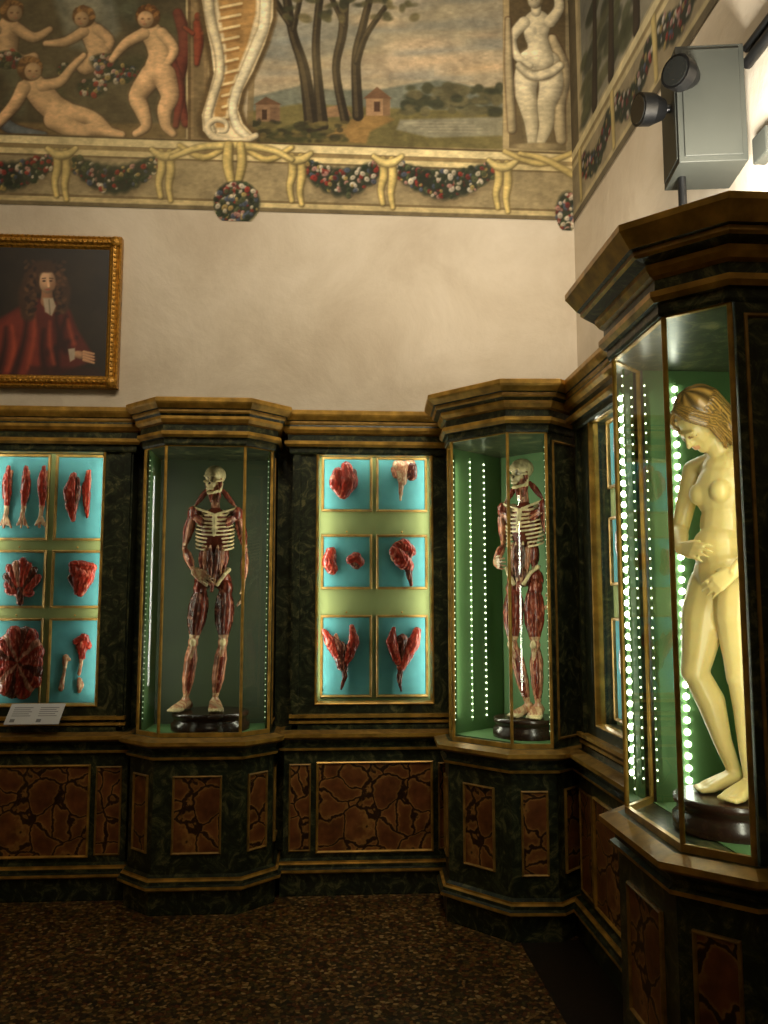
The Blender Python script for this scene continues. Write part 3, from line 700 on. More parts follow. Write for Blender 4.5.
class Body:
    def __init__(s): s.P=[]; s.dents=[]; s.rough=0
    def cap(s,a,b,r0,r1,tag): s.P.append(('c',Vector(a),Vector(b),r0,r1,tag))
    def ell(s,c,r,tag,R=None): s.P.append(('e',Vector(c),Vector(r),R or Matrix.Identity(3),0,tag))
    def chain(s,pts,rs,tag):
        for i in range(len(pts)-1): s.cap(pts[i],pts[i+1],rs[i],rs[i+1],tag)
    def spindle(s,a,b,r,tag='muscle',bow=Vector((0,0,0)),pk=.42,te='tendon'):
        a=Vector(a);b=Vector(b); ts=[0,.08,.25,pk,.62,.86,1]; rs=[.3,.5,.88,1,.88,.42,.26]
        pts=[a.lerp(b,t)+bow*math.sin(math.pi*t) for t in ts]
        for i in range(6):
            s.cap(pts[i],pts[i+1],r*rs[i],r*rs[i+1],te if (i in(0,5)) else tag)
    def limb(s,a,b,r,n=5,ph=0.,core=.3,pk=.42,tag='muscle',alt=None):
        a=Vector(a);b=Vector(b);d=(b-a).normalized();u=d.orthogonal().normalized();w=d.cross(u)
        s.cap(a,b,r*core,r*core,'bone')
        for i in range(n):
            t=ph+2*math.pi*i/n; o=u*math.cos(t)+w*math.sin(t)
            s.spindle(a+o*r*.34,b+o*r*.24,r*.5,(alt if (alt and i%2) else tag),bow=o*r*.30,pk=pk)
    def mesh(s,voxel,smooth):
        bv=[];bf=[]
        for p in s.P:
            if p[0]=='c':
                v,f=capsule_mesh(p[1],p[2],p[3],p[4])
            else:
                t=MB(); t.ball((0,0,0),1,None,14,10); v=[p[1]+p[3]@Vector((q[0]*p[2].x,q[1]*p[2].y,q[2]*p[2].z)) for q in t.v]; f=t.f
            o=len(bv); bv+=[tuple(x) for x in v]; bf+=[tuple(o+k for k in q) for q in f]
        me=bpy.data.meshes.new('tmp'); me.from_pydata(bv,[],bf); ob=bpy.data.objects.new('tmp',me); SC.collection.objects.link(ob)
        rm=ob.modifiers.new('r','REMESH'); rm.mode='VOXEL'; rm.voxel_size=voxel; rm.use_smooth_shade=True
        sm=ob.modifiers.new('s','SMOOTH'); sm.factor=.5; sm.iterations=smooth
        dg=bpy.context.evaluated_depsgraph_get(); me2=bpy.data.meshes.new_from_object(ob.evaluated_get(dg))
        bpy.data.objects.remove(ob); bpy.data.meshes.remove(me)
        return me2
    def build(s,name,voxel,smooth,mat,parent,seed=0,pal=None):
        me=s.mesh(voxel,smooth); n=len(me.vertices); co=np.empty(n*3); me.vertices.foreach_get('co',co); co=co.reshape(-1,3)
        best=np.full(n,1e9); bi=np.zeros(n,int); ang=np.zeros(n); tt=np.zeros(n)
        for k,p in enumerate(s.P):
            if p[0]=='c':
                a=np.array(p[1]);b=np.array(p[2]);d=b-a; L2=d@d+1e-12
                t=np.clip(((co-a)@d)/L2,0,1); e=co-a-t[:,None]*d; ds=np.linalg.norm(e,axis=1)-(p[3]+(p[4]-p[3])*t)
                dd=Vector(d).normalized() if L2>1e-9 else Vector((0,0,1)); u=np.array(dd.orthogonal().normalized()); w=np.cross(np.array(dd),u)
                an=np.arctan2(e@w,e@u)
            else:
                Rm=np.array(p[3]); q=(co-np.array(p[1]))@Rm/np.array(p[2]); l=np.linalg.norm(q,axis=1); ds=(l-1)*min(p[2]); an=np.arctan2(q[:,0],q[:,1]); t=q[:,2]
            m=ds<best; best[m]=ds[m]; bi[m]=k; ang[m]=an[m]; tt[m]=t[m]
        tags=np.array([p[-1] for p in s.P])[bi]
        PAL={'bone':(214,194,146),'muscle':(118,44,30),'tendon':(200,166,126),'skin':(222,198,130),'hair':(152,116,58),'lip':(206,150,104),'dark':(24,12,8),'rib':(222,198,152),'darkm':(82,32,22),'pinkm':(180,116,88),'organ':(150,42,28),'eye':(130,96,50),'inter':(96,40,28)}
        if pal: PAL.update(pal)
        C=np.zeros((n,3))
        for tg,cv in PAL.items():
            m=tags==tg
            if m.any(): C[m]=np.array(cv)/255.
        st=np.sin(ang*7+bi*1.3)*.5+.5
        nz=vnoise(co[:,0]*1000+co[:,1]*700,co[:,2]*1000,30,seed+2,3)
        nf=vnoise(co[:,0]*1000+co[:,1]*800,co[:,2]*330,7,seed+5,2)
        for tg in('muscle','organ','darkm','pinkm'):
            m=tags==tg; k=(.5+.45*st[m]*nz[m]+.6*nf[m]*nf[m]+.15*nz[m])[:,None]; C[m]=C[m]*k
            w=np.clip((nf-.62)*3.2,0,.55)*m; C=C*(1-w[:,None])+np.array([.74,.56,.44])*w[:,None]
        m=(tags=='hair'); C[m]*= (.55+.65*(np.sin(ang[m]*9+bi[m])*.5+.5))[:,None]
        m=(tags=='bone')|(tags=='rib')|(tags=='tendon'); C[m]*=(.66+.5*nz[m])[:,None]
        m=(tags=='tendon')&(nf>.5); C[m]=C[m]*.6+np.array([.5,.18,.12])*.4
        no=np.empty(n*3); me.vertices.foreach_get('normal',no); no=no.reshape(-1,3)
        if s.rough: co+= no*((nf-.5)*s.rough)[:,None]
        m=(tags=='hair'); co[m]+= no[m]*(np.sin(ang[m]*8)*.0014)[:,None]
        for (dp,dr,da) in s.dents:
            d=np.linalg.norm(co-np.array(dp),axis=1); w=np.exp(-(d/dr)**2)
            co-= no*(w*da)[:,None]; w2=np.clip(w*1.5-.35,0,1)[:,None]; C=C*(1-w2)+np.array([.05,.025,.015])*w2
        me.vertices.foreach_set('co',co.ravel())
        at=me.color_attributes.new('Col','FLOAT_COLOR','POINT'); c4=np.ones((n,4)); c4[:,:3]=lin(np.clip(C,0,1)); at.data.foreach_set('color',c4.ravel())
        me.materials.clear(); me.materials.append(mat); me.update(); me.name=name
        me.polygons.foreach_set('use_smooth',[True]*len(me.polygons))
        o=bpy.data.objects.new(name,me); SC.collection.objects.link(o); o.parent=parent
        return o

def hand(B,wr,d,nrm,side,L,tag,curl=.35):
    d=Vector(d).normalized(); nrm=Vector(nrm); nrm=(nrm-d*nrm.dot(d)).normalized(); s=d.cross(nrm)*side
    wr=Vector(wr); w=L*.115; rf=max(.0056,L*.042); fl=[.40,.46,.43,.34]
    for i in range(4):
        off=(i-1.5); k=wr+d*L*(.50-.015*abs(off+.5))+s*(-off)*w
        B.cap(wr+s*(-off)*w*.45,k,rf*1.7,rf*1.45,tag)
        p=k; seg=[.45,.32,.25]; dd=d.copy()
        for j in range(3):
            a=curl*(.6+.35*j); dd=(dd*math.cos(a)+nrm*math.sin(a)).normalized()
            q=p+(dd+s*(-off)*.05)*L*fl[i]*seg[j]; B.cap(p,q,rf*(1.12-.08*j),rf*(1.0-.1*j),tag); p=q
    p=wr+d*L*.10+s*L*.13; q=p+(d*.75+s*.55+nrm*.35).normalized()*L*.2; B.cap(wr+d*L*.05,p,rf*1.8,rf*1.7,tag); B.cap(p,q,rf*1.6,rf*1.2,tag); B.cap(q,q+(d*.95+s*.2+nrm*.3).normalized()*L*.17,rf*1.2,rf*.95,tag)
def foot(B,an,dirv,L,tag,toe=None):
    an=Vector(an); d=Vector(dirv); d.z=0; d.normalize(); s=Vector((d.y,-d.x,0)); z0=L*.09
    heel=Vector((an.x,an.y,0))-d*L*.2+Vector((0,0,L*.13)); B.cap(an,heel,L*.13,L*.12,tag)
    ball=Vector((an.x,an.y,0))+d*L*.48
    for o in(-.13,0,.13): B.cap(Vector((an.x,an.y,an.z*.75))+s*o*L*.4,ball+s*o*L+Vector((0,0,z0)),L*.12,L*.08,tag)
    B.cap(heel,ball+Vector((0,0,z0)),L*.10,L*.08,tag)
    for i in range(5):
        o=(i-2)*.085; p=ball+s*o*L+Vector((0,0,z0*.9)); q=p+d*L*(.22-.02*abs(i-1))+Vector((0,0,-z0*.25)); r=L*(.05 if i else .058); B.cap(p,q,r,r*.8,toe or tag)

def skull(B,c,R,s):
    c=Vector(c); A=lambda x,y,z:c+R@(Vector((x,y,z))*s)
    def E(x,y,z,rx,ry,rz,t='bone'): B.ell(A(x,y,z),(rx*s,ry*s,rz*s),t,R)
    E(0,.02,.03,.068,.088,.066); E(0,-.04,.03,.05,.035,.04); E(0,-.055,-.03,.036,.028,.035)
    for q in(-1,1):
        B.cap(A(q*.045,-.055,-.012),A(q*.06,-.01,-.01),.010*s,.006*s,'bone')
        B.cap(A(q*.055,.005,-.03),A(q*.045,-.0,-.075),.009*s,.009*s,'bone'); B.cap(A(q*.045,0,-.075),A(q*.014,-.066,-.092),.010*s,.011*s,'bone')
        B.cap(A(q*.038,-.068,.022),A(q*.012,-.074,.018),.008*s,.007*s,'bone')
        B.spindle(A(q*.05,-.005,.02),A(q*.048,-.02,-.07),.014*s,'muscle')
        B.dents.append((tuple(A(q*.024,-.074,.0)),.017*s,.020*s))
    B.cap(A(-.014,-.066,-.092),A(.014,-.066,-.092),.011*s,.011*s,'bone')
    B.cap(A(-.018,-.072,-.062),A(.018,-.072,-.062),.010*s,.010*s,'bone')
    B.cap(A(0,-.078,.005),A(0,-.084,-.012),.006*s,.005*s,'bone')
    B.dents.append((tuple(A(0,-.080,-.026)),.011*s,.014*s))

def ecorche(name,J,loc,rot,face,seed,skeletal=False):
    B=Body(); s=.86; V3=Vector
    R=Euler(face,'XYZ').to_matrix()
    skull(B,J['head'],R,s)
    nb=V3(J['neck']); hd=V3(J['head']); sl,sr=V3(J['sl']),V3(J['sr']); pel=V3(J['pel'])
    ch=(sl+sr)/2+V3((0,.01,-.10))
    B.cap(nb+V3((0,.02,-.02)),hd+V3((0,.02,-.03)),.026,.022,'pinkm')
    for q in(-1,1):
        B.spindle(hd+V3((q*.035,.02,-.04)),nb+V3((q*.015,-.03,-.02)),.013,'muscle'); B.spindle(hd+V3((q*.03,.035,-.04)),(sl if q<0 else sr)+V3((0,.01,.02)),.018,'muscle')
    B.ell(ch+V3((0,.005,-.005)),(.088,.062,.135),'inter'); B.ell(ch+V3((0,.0,.06)),(.070,.05,.06),'inter')
    for k in range(10):
        t=k/9.; zc=.095-.20*t; rx=.060+.050*math.sin(min(1,t*1.25+.12)*math.pi*.62); ry=rx*.68; gap=.12+.05*k if k>5 else .12
        for q in(-1,1):
            pts=[]
            for j in range(9):
                a=gap+(math.pi-gap-.1)*j/8.; pts.append(ch+V3((q*rx*math.sin(a),-ry*math.cos(a)+.005,zc-.028*math.cos(a)*.8)))
            B.chain(pts,[.0062]*9,'rib')
    B.cap(ch+V3((0,-.055,.075)),ch+V3((0,-.076,-.04)),.012,.009,'bone')
    for q,S in((-1,sl),(1,sr)):
        B.cap(ch+V3((q*.012,-.052,.085)),S+V3((-q*.01,-.012,.022)),.0070,.008,'bone')
        B.ell(S+V3((0,0,-.01)),(.033,.037,.044),'muscle'); B.cap(S+V3((-q*.04,.05,.0)),S+V3((-q*.05,.055,-.11)),.03,.014,'bone' if skeletal else 'darkm')
        for j in range(3): B.spindle(S+V3((-q*.005,-.02,-.02-.012*j)),ch+V3((q*.05,-.056,.046-.022*j)),.009,'pinkm' if j%2 else 'muscle')
    B.cap(pel+V3((0,.02,.03)),ch+V3((0,.04,-.10)),.026,.024,'bone')
    hl,hr=V3(J['hl']),V3(J['hr'])
    for q,H in((-1,hl),(1,hr)):
        B.spindle(ch+V3((q*.022,-.058,-.10)),pel+V3((q*.012,-.045,-.05)),.020,'darkm'); B.spindle(ch+V3((q*.066,-.02,-.10)),pel+V3((q*.066,-.01,.02)),.022,'muscle')
        B.spindle(ch+V3((q*.045,-.045,-.10)),pel+V3((q*.045,-.035,.0)),.016,'pinkm')
        B.spindle(ch+V3((q*.05,.03,-.10)),pel+V3((q*.05,.04,.02)),.026,'darkm')
        pts=[pel+V3((q*.03,-.05,-.055)),pel+V3((q*.07,-.045,.005)),pel+V3((q*.095,-.01,.035)),pel+V3((q*.075,.04,.04)),pel+V3((q*.03,.055,.02))]
        B.chain(pts,[.010,.011,.012,.011,.012],'bone'); B.ell(pel+V3((q*.058,.025,-.03)),(.050,.050,.062),'muscle')
        B.ell(H+V3((q*.010,0,-.01)),(.038,.046,.052),'muscle')
    B.ell(pel+V3((0,0,-.02)),(.062,.048,.052),'darkm')
    B.cap(pel+V3((0,-.045,-.05)),pel+V3((0,-.055,-.085)),.014,.012,'muscle')
    for S,Eb,W,hd_,hn,sd in((sl,V3(J['el']),V3(J['wl']),J['hdl'],J['hnl'],1),(sr,V3(J['er']),V3(J['wr']),J['hdr'],J['hnr'],-1)):
        B.limb(S,Eb,.030,4,.5,.3,alt='pinkm'); B.ell(Eb,(.017,.019,.019),'pinkm'); B.limb(Eb,W,.025,6,.2,.30,pk=.3,tag='pinkm',alt='muscle'); B.cap(W,W+V3(hd_)*.02,.011,.011,'tendon')
        hand(B,W,hd_,hn,sd,.14,'tendon',.35)
    for q,H,Kn,An,fd in((-1,hl,V3(J['kl']),V3(J['al']),J['fl']),(1,hr,V3(J['kr']),V3(J['ar']),J['fr'])):
        th='darkm' if seed==1 else 'muscle'
        B.limb(H,Kn,.055,7,.3,.34,pk=.36,tag=th,alt='muscle'); B.ell(Kn+V3((0,-.022,.0)),(.018,.014,.022),'bone'); B.ell(Kn,(.029,.029,.034),'pinkm')
        B.limb(Kn+V3((0,.008,.01)),An,.036,7,.6,.34,pk=.28,tag='pinkm',alt='muscle'); B.cap(Kn+V3((0,-.014,-.02)),An+V3((0,-.008,.01)),.015,.010,'tendon')
        foot(B,An,fd,.20,'tendon','bone')
    B.rough=.003
    e=empty(name,loc,rot)
    B.build('body',.0040,1,M['wax'],e,seed)
    return e

J1=dict(head=(-.008,-.01,1.325),neck=(0,0,1.19),sl=(-.126,0,1.135),sr=(.130,0,1.135),pel=(-.006,0,.765),
 hl=(-.068,0,.70),hr=(.066,0,.70),el=(-.172,.02,.925),er=(.178,.02,.915),wl=(-.105,-.11,.785),wr=(.170,-.02,.715),
 hdl=(.7,-.35,-.45),hnl=(.3,.6,-.3),hdr=(-.05,-.05,-1),hnr=(-1,-.1,0),kl=(-.105,-.03,.385),kr=(.062,-.03,.385),al=(-.145,.03,.055),ar=(.022,.0,.055),fl=(-.45,-1,0),fr=(.12,-1,0))
def pedestal(e,z0,r):
    b=MB(); H=z0
    b.lathe((0,0,0),[(r,-H),(r,-H*.6),(r*.93,-H*.5),(r*.93,-H*.3),(r*.98,-H*.22),(r*.98,-.006),(r*.94,0)],M['disc'],40)
    b.obj('turned_pedestal',e)
zf=1.0
f1=ecorche('anatomical_wax_figure',J1,(-.665,4.98,zf),math.radians(4),(math.radians(6),0,math.radians(-22)),1); pedestal(f1,zf-.8995,.22)
J2=dict(J1); J2.update(head=(.0,-.02,1.32),hl=(-.06,0,.70),hr=(.06,0,.70),el=(-.15,.04,.93),wl=(-.13,-.09,.83),hdl=(.5,-.5,-.1),hnl=(.8,.1,0),er=(.165,.01,.91),wr=(.185,-.03,.70),
  kl=(-.05,-.05,.385),al=(-.005,.03,.055),kr=(.07,-.02,.385),ar=(.06,.02,.055),fl=(-.2,-1,0),fr=(.3,-1,0))
f2=ecorche('anatomical_wax_figure',J2,(1.065,4.60,zf),math.radians(-42),(math.radians(4),0,math.radians(-8)),2,True); pedestal(f2,zf-.8995,.18)

def woman(loc,rot):
    B=Body(); V3=Vector; T='skin'
    pel=V3((0,0,.70)); B.ell(pel,(.114,.088,.088),T); B.ell(pel+V3((0,.035,-.05)),(.10,.07,.065),T)
    B.ell(pel+V3((0,-.024,.08)),(.094,.074,.08),T)
    B.ell((0,.0,.86),(.084,.064,.09),T); B.ell((0,.0,.97),(.102,.072,.10),T); B.ell((0,.01,1.04),(.095,.056,.06),T)
    for q in(-1,1):
        B.ell((q*.047,-.050,.962),(.038,.032,.038),T); B.cap((q*.03,.01,1.085),(q*.118,.008,1.065),.028,.034,T); B.ell((q*.048,.058,.66),(.055,.05,.058),T)
    B.cap((0,.015,1.07),(0,-.03,1.155),.040,.036,T)
    hc=V3((-.010,-.072,1.198)); R=Euler((math.radians(50),math.radians(6),math.radians(2)),'XYZ').to_matrix(); s=.92
    A=lambda x,y,z:hc+R@(V3((x,y,z))*s)
    def E(x,y,z,rx,ry,rz,t=T): B.ell(A(x,y,z),(rx*s,ry*s,rz*s),t,R)
    E(0,.015,.03,.068,.085,.07); E(0,-.022,-.015,.056,.06,.075); E(0,-.055,-.078,.022,.02,.018); E(0,-.03,-.06,.042,.045,.03)
    B.cap(A(0,-.078,.012),A(0,-.10,-.026),.006*s,.010*s,T); B.cap(A(-.010,-.088,-.03),A(.010,-.088,-.03),.006*s,.006*s,T)
    E(0,-.08,-.048,.017,.009,.0055,'lip'); E(0,-.079,-.057,.014,.009,.005,'lip')
    for q in(-1,1):
        E(q*.025,-.07,.0,.014,.010,.008,T); B.cap(A(q*.013,-.08,-.001),A(q*.037,-.072,-.001),.0035*s,.003*s,'eye'); B.cap(A(q*.010,-.082,.018),A(q*.040,-.074,.02),.006*s,.005*s,T)
        E(q*.068,.008,-.012,.008,.014,.022)
    E(0,.028,.045,.078,.09,.078,'hair'); E(0,.06,.0,.066,.06,.075,'hair'); E(0,.085,-.045,.05,.045,.05,'hair')
    for i in range(15):
        a=math.radians(-110+i*220/14.); x=math.sin(a)*.070; y=.03+math.cos(a)*.07
        p=A(x,y,.05); q_=A(x*1.10,y*1.02,-.03); r_=V3((x*1.05,.035+max(0,math.cos(a))*.04,1.08)); t_=V3((x*1.0,.06+max(0,math.cos(a))*.03,.97))
        if math.cos(a)>.1: B.chain([p,q_,r_,t_],[.018,.018,.017,.008],'hair')
        else: B.chain([p,q_,A(x*1.02,y*1.2,-.09)],[.016,.015,.008],'hair')
    for q in(-1,1):
        for j in range(6): B.chain([A(q*.006,-.052+.011*j,.102),A(q*.045,-.064+.018*j,.074),A(q*.076,-.038+.018*j,.018),A(q*.078,-.006+.014*j,-.035)],[.010,.012,.013,.011],'hair')
        B.chain([A(q*.076,-.03,.0),A(q*.080,-.03,-.05),A(q*.074,-.03,-.10)],[.011,.012,.006],'hair')
        B.chain([A(q*.078,-.01,.0),A(q*.084,-.008,-.05),A(q*.080,-.002,-.11),A(q*.07,.0,-.15)],[.012,.013,.011,.006],'hair')
    sh=[V3((-.132,.005,1.055)),V3((.132,.005,1.055))]
    el=[V3((-.165,-.035,.85)),V3((.172,.03,.85))]; wr=[V3((-.045,-.14,.78)),V3((.135,-.09,.70))]
    hdv=[V3((.95,-.1,-.12)),V3((-.75,-.35,-.5))]; hn=[V3((0,.9,-.4)),V3((-.1,.8,.1))]
    for k in(0,1):
        B.ell(sh[k],(.038,.038,.038),T); B.chain([sh[k],sh[k].lerp(el[k],.5),el[k]],[.037,.034,.029],T); B.chain([el[k],el[k].lerp(wr[k],.35),wr[k]],[.029,.029,.018],T)
        hand(B,wr[k],hdv[k],hn[k],1 if k==0 else -1,.14,T,.30)
    hp=[V3((-.062,0,.66)),V3((.062,0,.66))]; kn=[V3((-.062,-.085,.385)),V3((.058,-.01,.37))]; an=[V3((-.045,.045,.065)),V3((.052,.02,.055))]
    for k in(0,1):
        B.chain([hp[k],hp[k].lerp(kn[k],.35)+V3((0,-.008,0)),hp[k].lerp(kn[k],.8),kn[k]],[.076,.073,.053,.045],T)
        B.ell(kn[k]+V3((0,-.014,0)),(.033,.033,.036),T)
        B.chain([kn[k],kn[k].lerp(an[k],.3)+V3((0,.016,0)),kn[k].lerp(an[k],.7),an[k]],[.041,.046,.030,.023],T)
        foot(B,an[k],(-.25 if k==0 else .2,-1,0),.19,T)
    e=empty('wax_woman_statue',loc,rot); B.build('body',.0046,9,M['waxskin'],e,7); return e
fw=woman((1.285,2.69,zf),math.radians(-72)); pedestal(fw,zf-.8995,.19)

# ---------------------------------------------------------------- specimens
def specimen(name,pts_list,seed,Y=YF+.085):
    B=Body(); sc=1/168.
    us=[p for ch in pts_list for p in ch[0]]; uc=sum(p[0] for p in us)/len(us); vc=sum(p[1] for p in us)/len(us)
    X0,Z0=pixel_to_wall(uc,vc,Y)  # specimen position and outline come from image pixel coordinates
    for pts,rs,tag in pts_list:
        V=[Vector(((u-uc)*sc*1.06,0.0,-(v-vc)*sc*1.04)) for u,v in pts]; B.chain(V,[r*sc*1.1 for r in rs],tag)
    B.rough=.009
    e=empty(name,(X0,Y-.022,Z0),0); o=B.build('wax_model',.0030,1,M['wax'],e,seed)
    co=np.empty(len(o.data.vertices)*3); o.data.vertices.foreach_get('co',co); co=co.reshape(-1,3); co[:,1]*=.45; o.data.vertices.foreach_set('co',co.ravel()); o.data.update()
    e.location.y=Y-.004-co[:,1].max()
    return e
O='organ';D_='darkm';Tn='tendon';Pk='pinkm'
def fan(cx,cy,rx,ry,a0,a1,n,r0,r1,ox=0,oy=0):
    out=[]
    for i in range(n):
        a=math.radians(a0+(a1-a0)*i/(n-1)); k=.88+.16*((i*7)%5)/4
        ex_,ey=cx+rx*k*math.cos(a),cy+ry*k*math.sin(a)
        out.append(([(cx+ox,cy+oy),((cx+ox+ex_)/2,(cy+oy+ey)/2),(ex_,ey)],[r0,(r0+r1)/2*1.15,r1],[O,D_,O,Pk,O][i%5]))
    return out
SP=[
 [([(338,474),(337,484),(342,494)],[5,7,4.5],O),([(346,468),(348,482),(344,494)],[5,9,5],O),([(352,474),(352,486)],[4,4.5],D_),([(343,466),(341,498)],[1.4,1.4],Pk),([(352,488),(344,496)],[3,2],O)],
 [([(398,466),(404,468),(410,466)],[5,6,5],Tn),([(410,468),(411,476)],[6,5],D_),([(402,472),(402,482)],[6,4],Tn),([(401,482),(400,500)],[2.6,1.2],Tn),([(394,470),(396,476)],[3,3],Pk)],
 [([(331,553),(329,562),(332,569)],[5,6.5,5],O),([(327,556),(328,566)],[2.5,3.5],D_),([(333,552),(334,570)],[1.4,1.4],Pk)],
 [([(351,560),(356,558),(360,562)],[4.5,5,4],O),([(354,564),(357,566)],[3.5,3],D_)],
 [([(396,548),(404,546),(410,552)],[4,6,5],O),([(396,552),(402,560),(408,566)],[6,8,5],O),([(407,566),(410,584)],[4,1.4],D_),([(408,552),(404,562)],[5,5],D_),([(394,558),(402,568)],[3,2],Pk)],
 [([(325,632),(331,642),(338,654),(344,662)],[2,5,5,4],O),([(351,628),(353,642),(348,654),(343,664)],[2,5,5,4],O),([(333,640),(340,648),(342,664)],[3,6,5],D_),([(343,660),(345,674),(341,686)],[4,2.4,1],D_),([(336,636),(342,652)],[1.6,2],Pk),([(356,638),(346,656)],[1.5,2],Pk)],
 [([(394,630),(392,642),(397,656),(402,664)],[2,5,5,4],O),([(416,632),(412,644),(406,656),(401,666)],[3.5,6,5,4],O),([(402,640),(401,664)],[5,4],D_),([(402,664),(399,676),(401,688)],[3.5,2,1],D_),([(417,630),(408,650)],[1.6,2],Pk)],
]
def leglet(x,dx):
    return [([(x,470),(x+dx,482),(x+dx*.5,494),(x,506)],[2,4,4.2,2.2],O),([(x+2,474),(x+2,500)],[1.8,1.6],Pk),([(x,506),(x-1,516)],[2.2,2],Tn)]+[([(x-1,515),(x-5+3.2*j,524+(j%2)*2.5)],[1.6,1.0],Tn) for j in range(4)]
SPB=[leglet(8,-1),leglet(25,1),leglet(43,-1),
 [([(74,477),(71,492),(73,506),(75,519)],[3,6,5.5,2],O),([(77,480),(77,496),(75,512)],[2.5,4,2.5],D_),([(72,480),(71,512)],[1.3,1.3],Pk)],
 [([(89,473),(87,488),(88,504),(89,516)],[2,4,3,1.2],O),([(90,478),(89,504)],[1.4,1.4],Pk)],
 fan(22,582,14,19,170,350,8,3.5,3.6,0,12)+[([(22,590),(22,601)],[5,3],D_),([(12,590),(30,592)],[4,4],O)],
 [([(74,566),(82,566),(92,568)],[3.5,4.5,4],O),([(76,570),(82,578),(80,590)],[5,8,4],O),([(92,570),(88,578),(82,592)],[3.5,6,3.5],O),([(74,578),(78,586)],[4,3],D_),([(84,568),(82,590)],[1.4,1.4],Pk)],
 fan(21,662,15,27,0,340,20,8,7.5,0,0)+[([(21,640),(20,684)],[3,2.4],Pk),([(10,652),(32,672)],[1.8,1.8],Pk),([(17,664),(25,668)],[7,6],D_)],
 [([(66,658),(65,672),(63,686)],[2.6,1.4,2.4],Tn),([(66,658),(69,660)],[1.8,1.6],Tn)],
 [([(78,642),(84,640),(88,646)],[3.5,5,3.5],O),([(83,646),(83,656)],[5,3],O),([(83,656),(81,672)],[2,1.2],Tn),([(80,648),(82,654)],[3,2],D_)],
 [([(80,680),(81,685),(80,691)],[2,3.2,1.2],Tn)],
]
for i,s_ in enumerate(SP+SPB): specimen('wax_organ_model',s_,20+i)
for i,(y,z) in enumerate([(3.79,2.32),(3.49,2.32),(3.79,1.86),(3.49,1.86),(3.79,1.32),(3.49,1.32)]):
    B=Body(); r=random.Random(i)
    for k in range(4):
        a=r.uniform(-.05,.05); B.chain([Vector((a,0,.06)),Vector((a*.8,0,0)),Vector((a*.2,0,-.08))],[.022,.032,.012],O if k%2 else D_)
    e=empty('wax_organ_model',(1.26+.085-.018,y,z),math.radians(-90)); o=B.build('wax_model',.004,1,M['wax'],e,50+i)
    o.scale=(1,.4,1)

# ---------------------------------------------------------------- label lectern
e=empty('information_label',(-1.60,4.86,1.0))
b=MB(); tl=math.radians(40)
Tm=lambda x,y,z:(x,y*math.cos(tl)-z*math.sin(tl),y*math.sin(tl)+z*math.cos(tl))
b.box(-.145,.145,-.075,.075,0,.006,M['paper'],Tm)
for cx in(-.07,.07):
    for k in range(5): b.box(cx-.05,cx+.05-.012*(k%2),.043-k*.015,.047-k*.015,.006,.0068,M['ink'],Tm)
    b.box(cx-.05,cx-.025,-.06,-.038,.006,.0068,M['ink'],Tm)
b.box(-.02,.02,.03,.048,-.02,.01,M['black'])
b.obj('label_plate',e)

# ---------------------------------------------------------------- emergency light
e=empty('emergency_spotlight_unit',(1.42,3.0,3.47),math.radians(-8))
b=MB()
b.box(-.12,.13,-.10,.12,-.24,.22,M['grey']); b.box(-.125,-.12,-.085,.105,-.22,.20,M['grey']); b.box(-.10,.11,-.108,-.10,-.22,.20,M['grey'])
b.obj('housing',e,.012)
b=MB()
for (p,d,r) in(((-.10,-.12,.09),(-.72,-.62,-.05),.060),((-.200,-.02,.02),(-.9,-.25,-.1),.060)):
    p=Vector(p);d=Vector(d).normalized(); b.cyl(p-d*.05,p,.04,r,M['black'],20); b.cyl(p,p+d*.05,r,r*1.02,M['black'],20); b.cyl(p+d*.045,p+d*.053,r*.86,r*.86,M['lens'],20); b.cyl(p-d*.04,(-.10,max(p.y,-.08),p.z+.0),.016,.016,M['black'],8)
b.obj('lamp_heads',e)
b=MB(); b.cyl((-.08,.02,-.24),(-.08,.02,-.72),.016,.016,M['black'],12); b.obj('mounting_post',e)
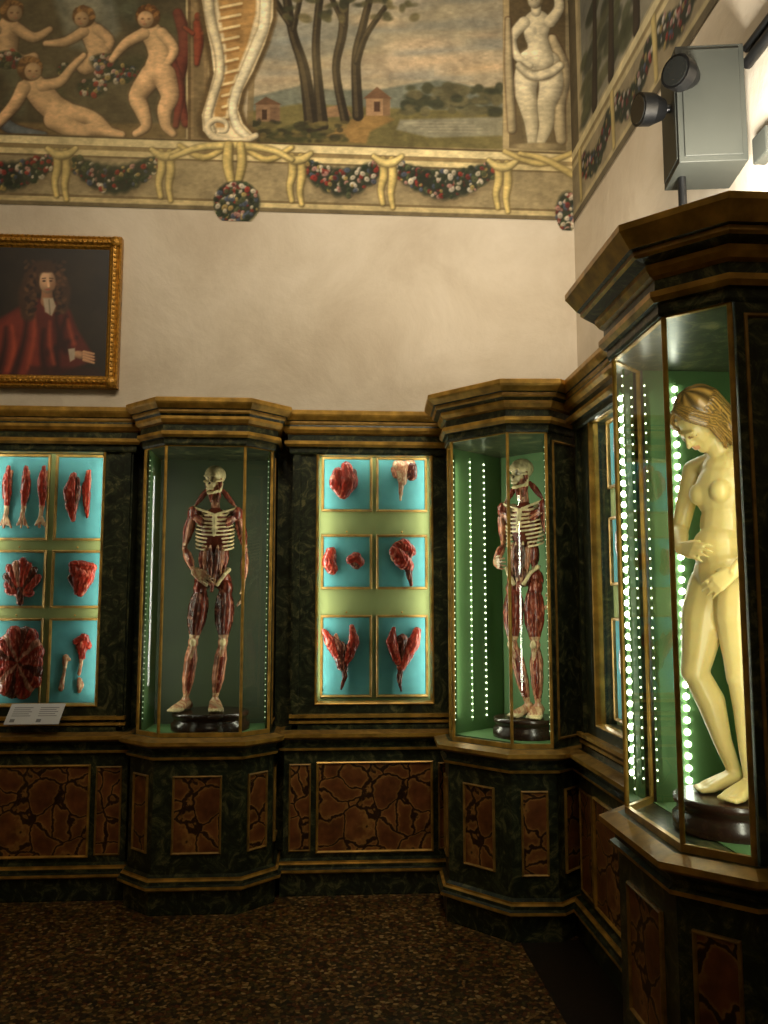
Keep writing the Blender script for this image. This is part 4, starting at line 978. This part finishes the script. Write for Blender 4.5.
e=empty('junction_box',(1.56,2.80,3.24)); b=MB(); b.box(-.03,.02,-.05,.05,-.05,.05,M['grey']); b.obj('box',e,.006)
e=empty('cable_conduit',(1.56,1.6,3.62)); b=MB(); b.cyl((-.005,-1.5,0),(-.005,1.3,0),.022,.022,M['black'],12); b.cyl((-.005,-1.5,.06),(-.005,1.3,.06),.016,.016,M['black'],12); b.obj('pipes',e)

# ---------------------------------------------------------------- lights
def spot(name,loc,target,power,col,ang=120,blend=.8,size=.08):
    l=bpy.data.lights.new(name,'SPOT'); l.energy=power; l.color=col; l.spot_size=math.radians(ang); l.spot_blend=blend; l.shadow_soft_size=size
    o=bpy.data.objects.new(name,l); SC.collection.objects.link(o); o.location=loc
    o.rotation_euler=(Vector(target)-Vector(loc)).to_track_quat('-Z','Y').to_euler(); return o
WARM=(1,.85,.64)
spot('cabinet_uplight',(1.30,2.45,2.86),(1.62,3.0,4.4),150,(1,.93,.80),150,1,.1)
spot('cabinet_uplight',(.95,3.9,2.9),(.7,5.3,5.2),34,WARM,150,1,.15)
spot('unseen_fill_spot',(.5,1.6,5.9),(.9,5.2,3.9),340,WARM,90,1,.3)  # added fill, no visible fitting: evens light on back and right walls
spot('unseen_fill_spot',(-1.6,.8,5.9),(-1.2,5.2,4.4),240,WARM,75,1,.3)  # second added fill, unseen, for the left of the back wall
spot('unseen_fill_spot',(-.4,-1.2,5.9),(-.2,4.9,1.4),105,(1,.84,.58),60,1,.3)  # unseen fill added behind the camera to brighten gilding on cabinet fronts
w=bpy.data.worlds.new('world'); SC.world=w; w.use_nodes=True; w.node_tree.nodes['Background'].inputs[0].default_value=(.05,.045,.035,1)

# ---------------------------------------------------------------- camera
cd=bpy.data.cameras.new('camera'); cam=bpy.data.objects.new('camera',cd); SC.collection.objects.link(cam)
cam.location=(0,0,CAMZ); cam.rotation_euler=(math.pi/2+PIT,0,-YAW); cd.sensor_fit='VERTICAL'; cd.sensor_height=24; cd.lens=24*FP/1024; cd.clip_start=.05
SC.camera=cam
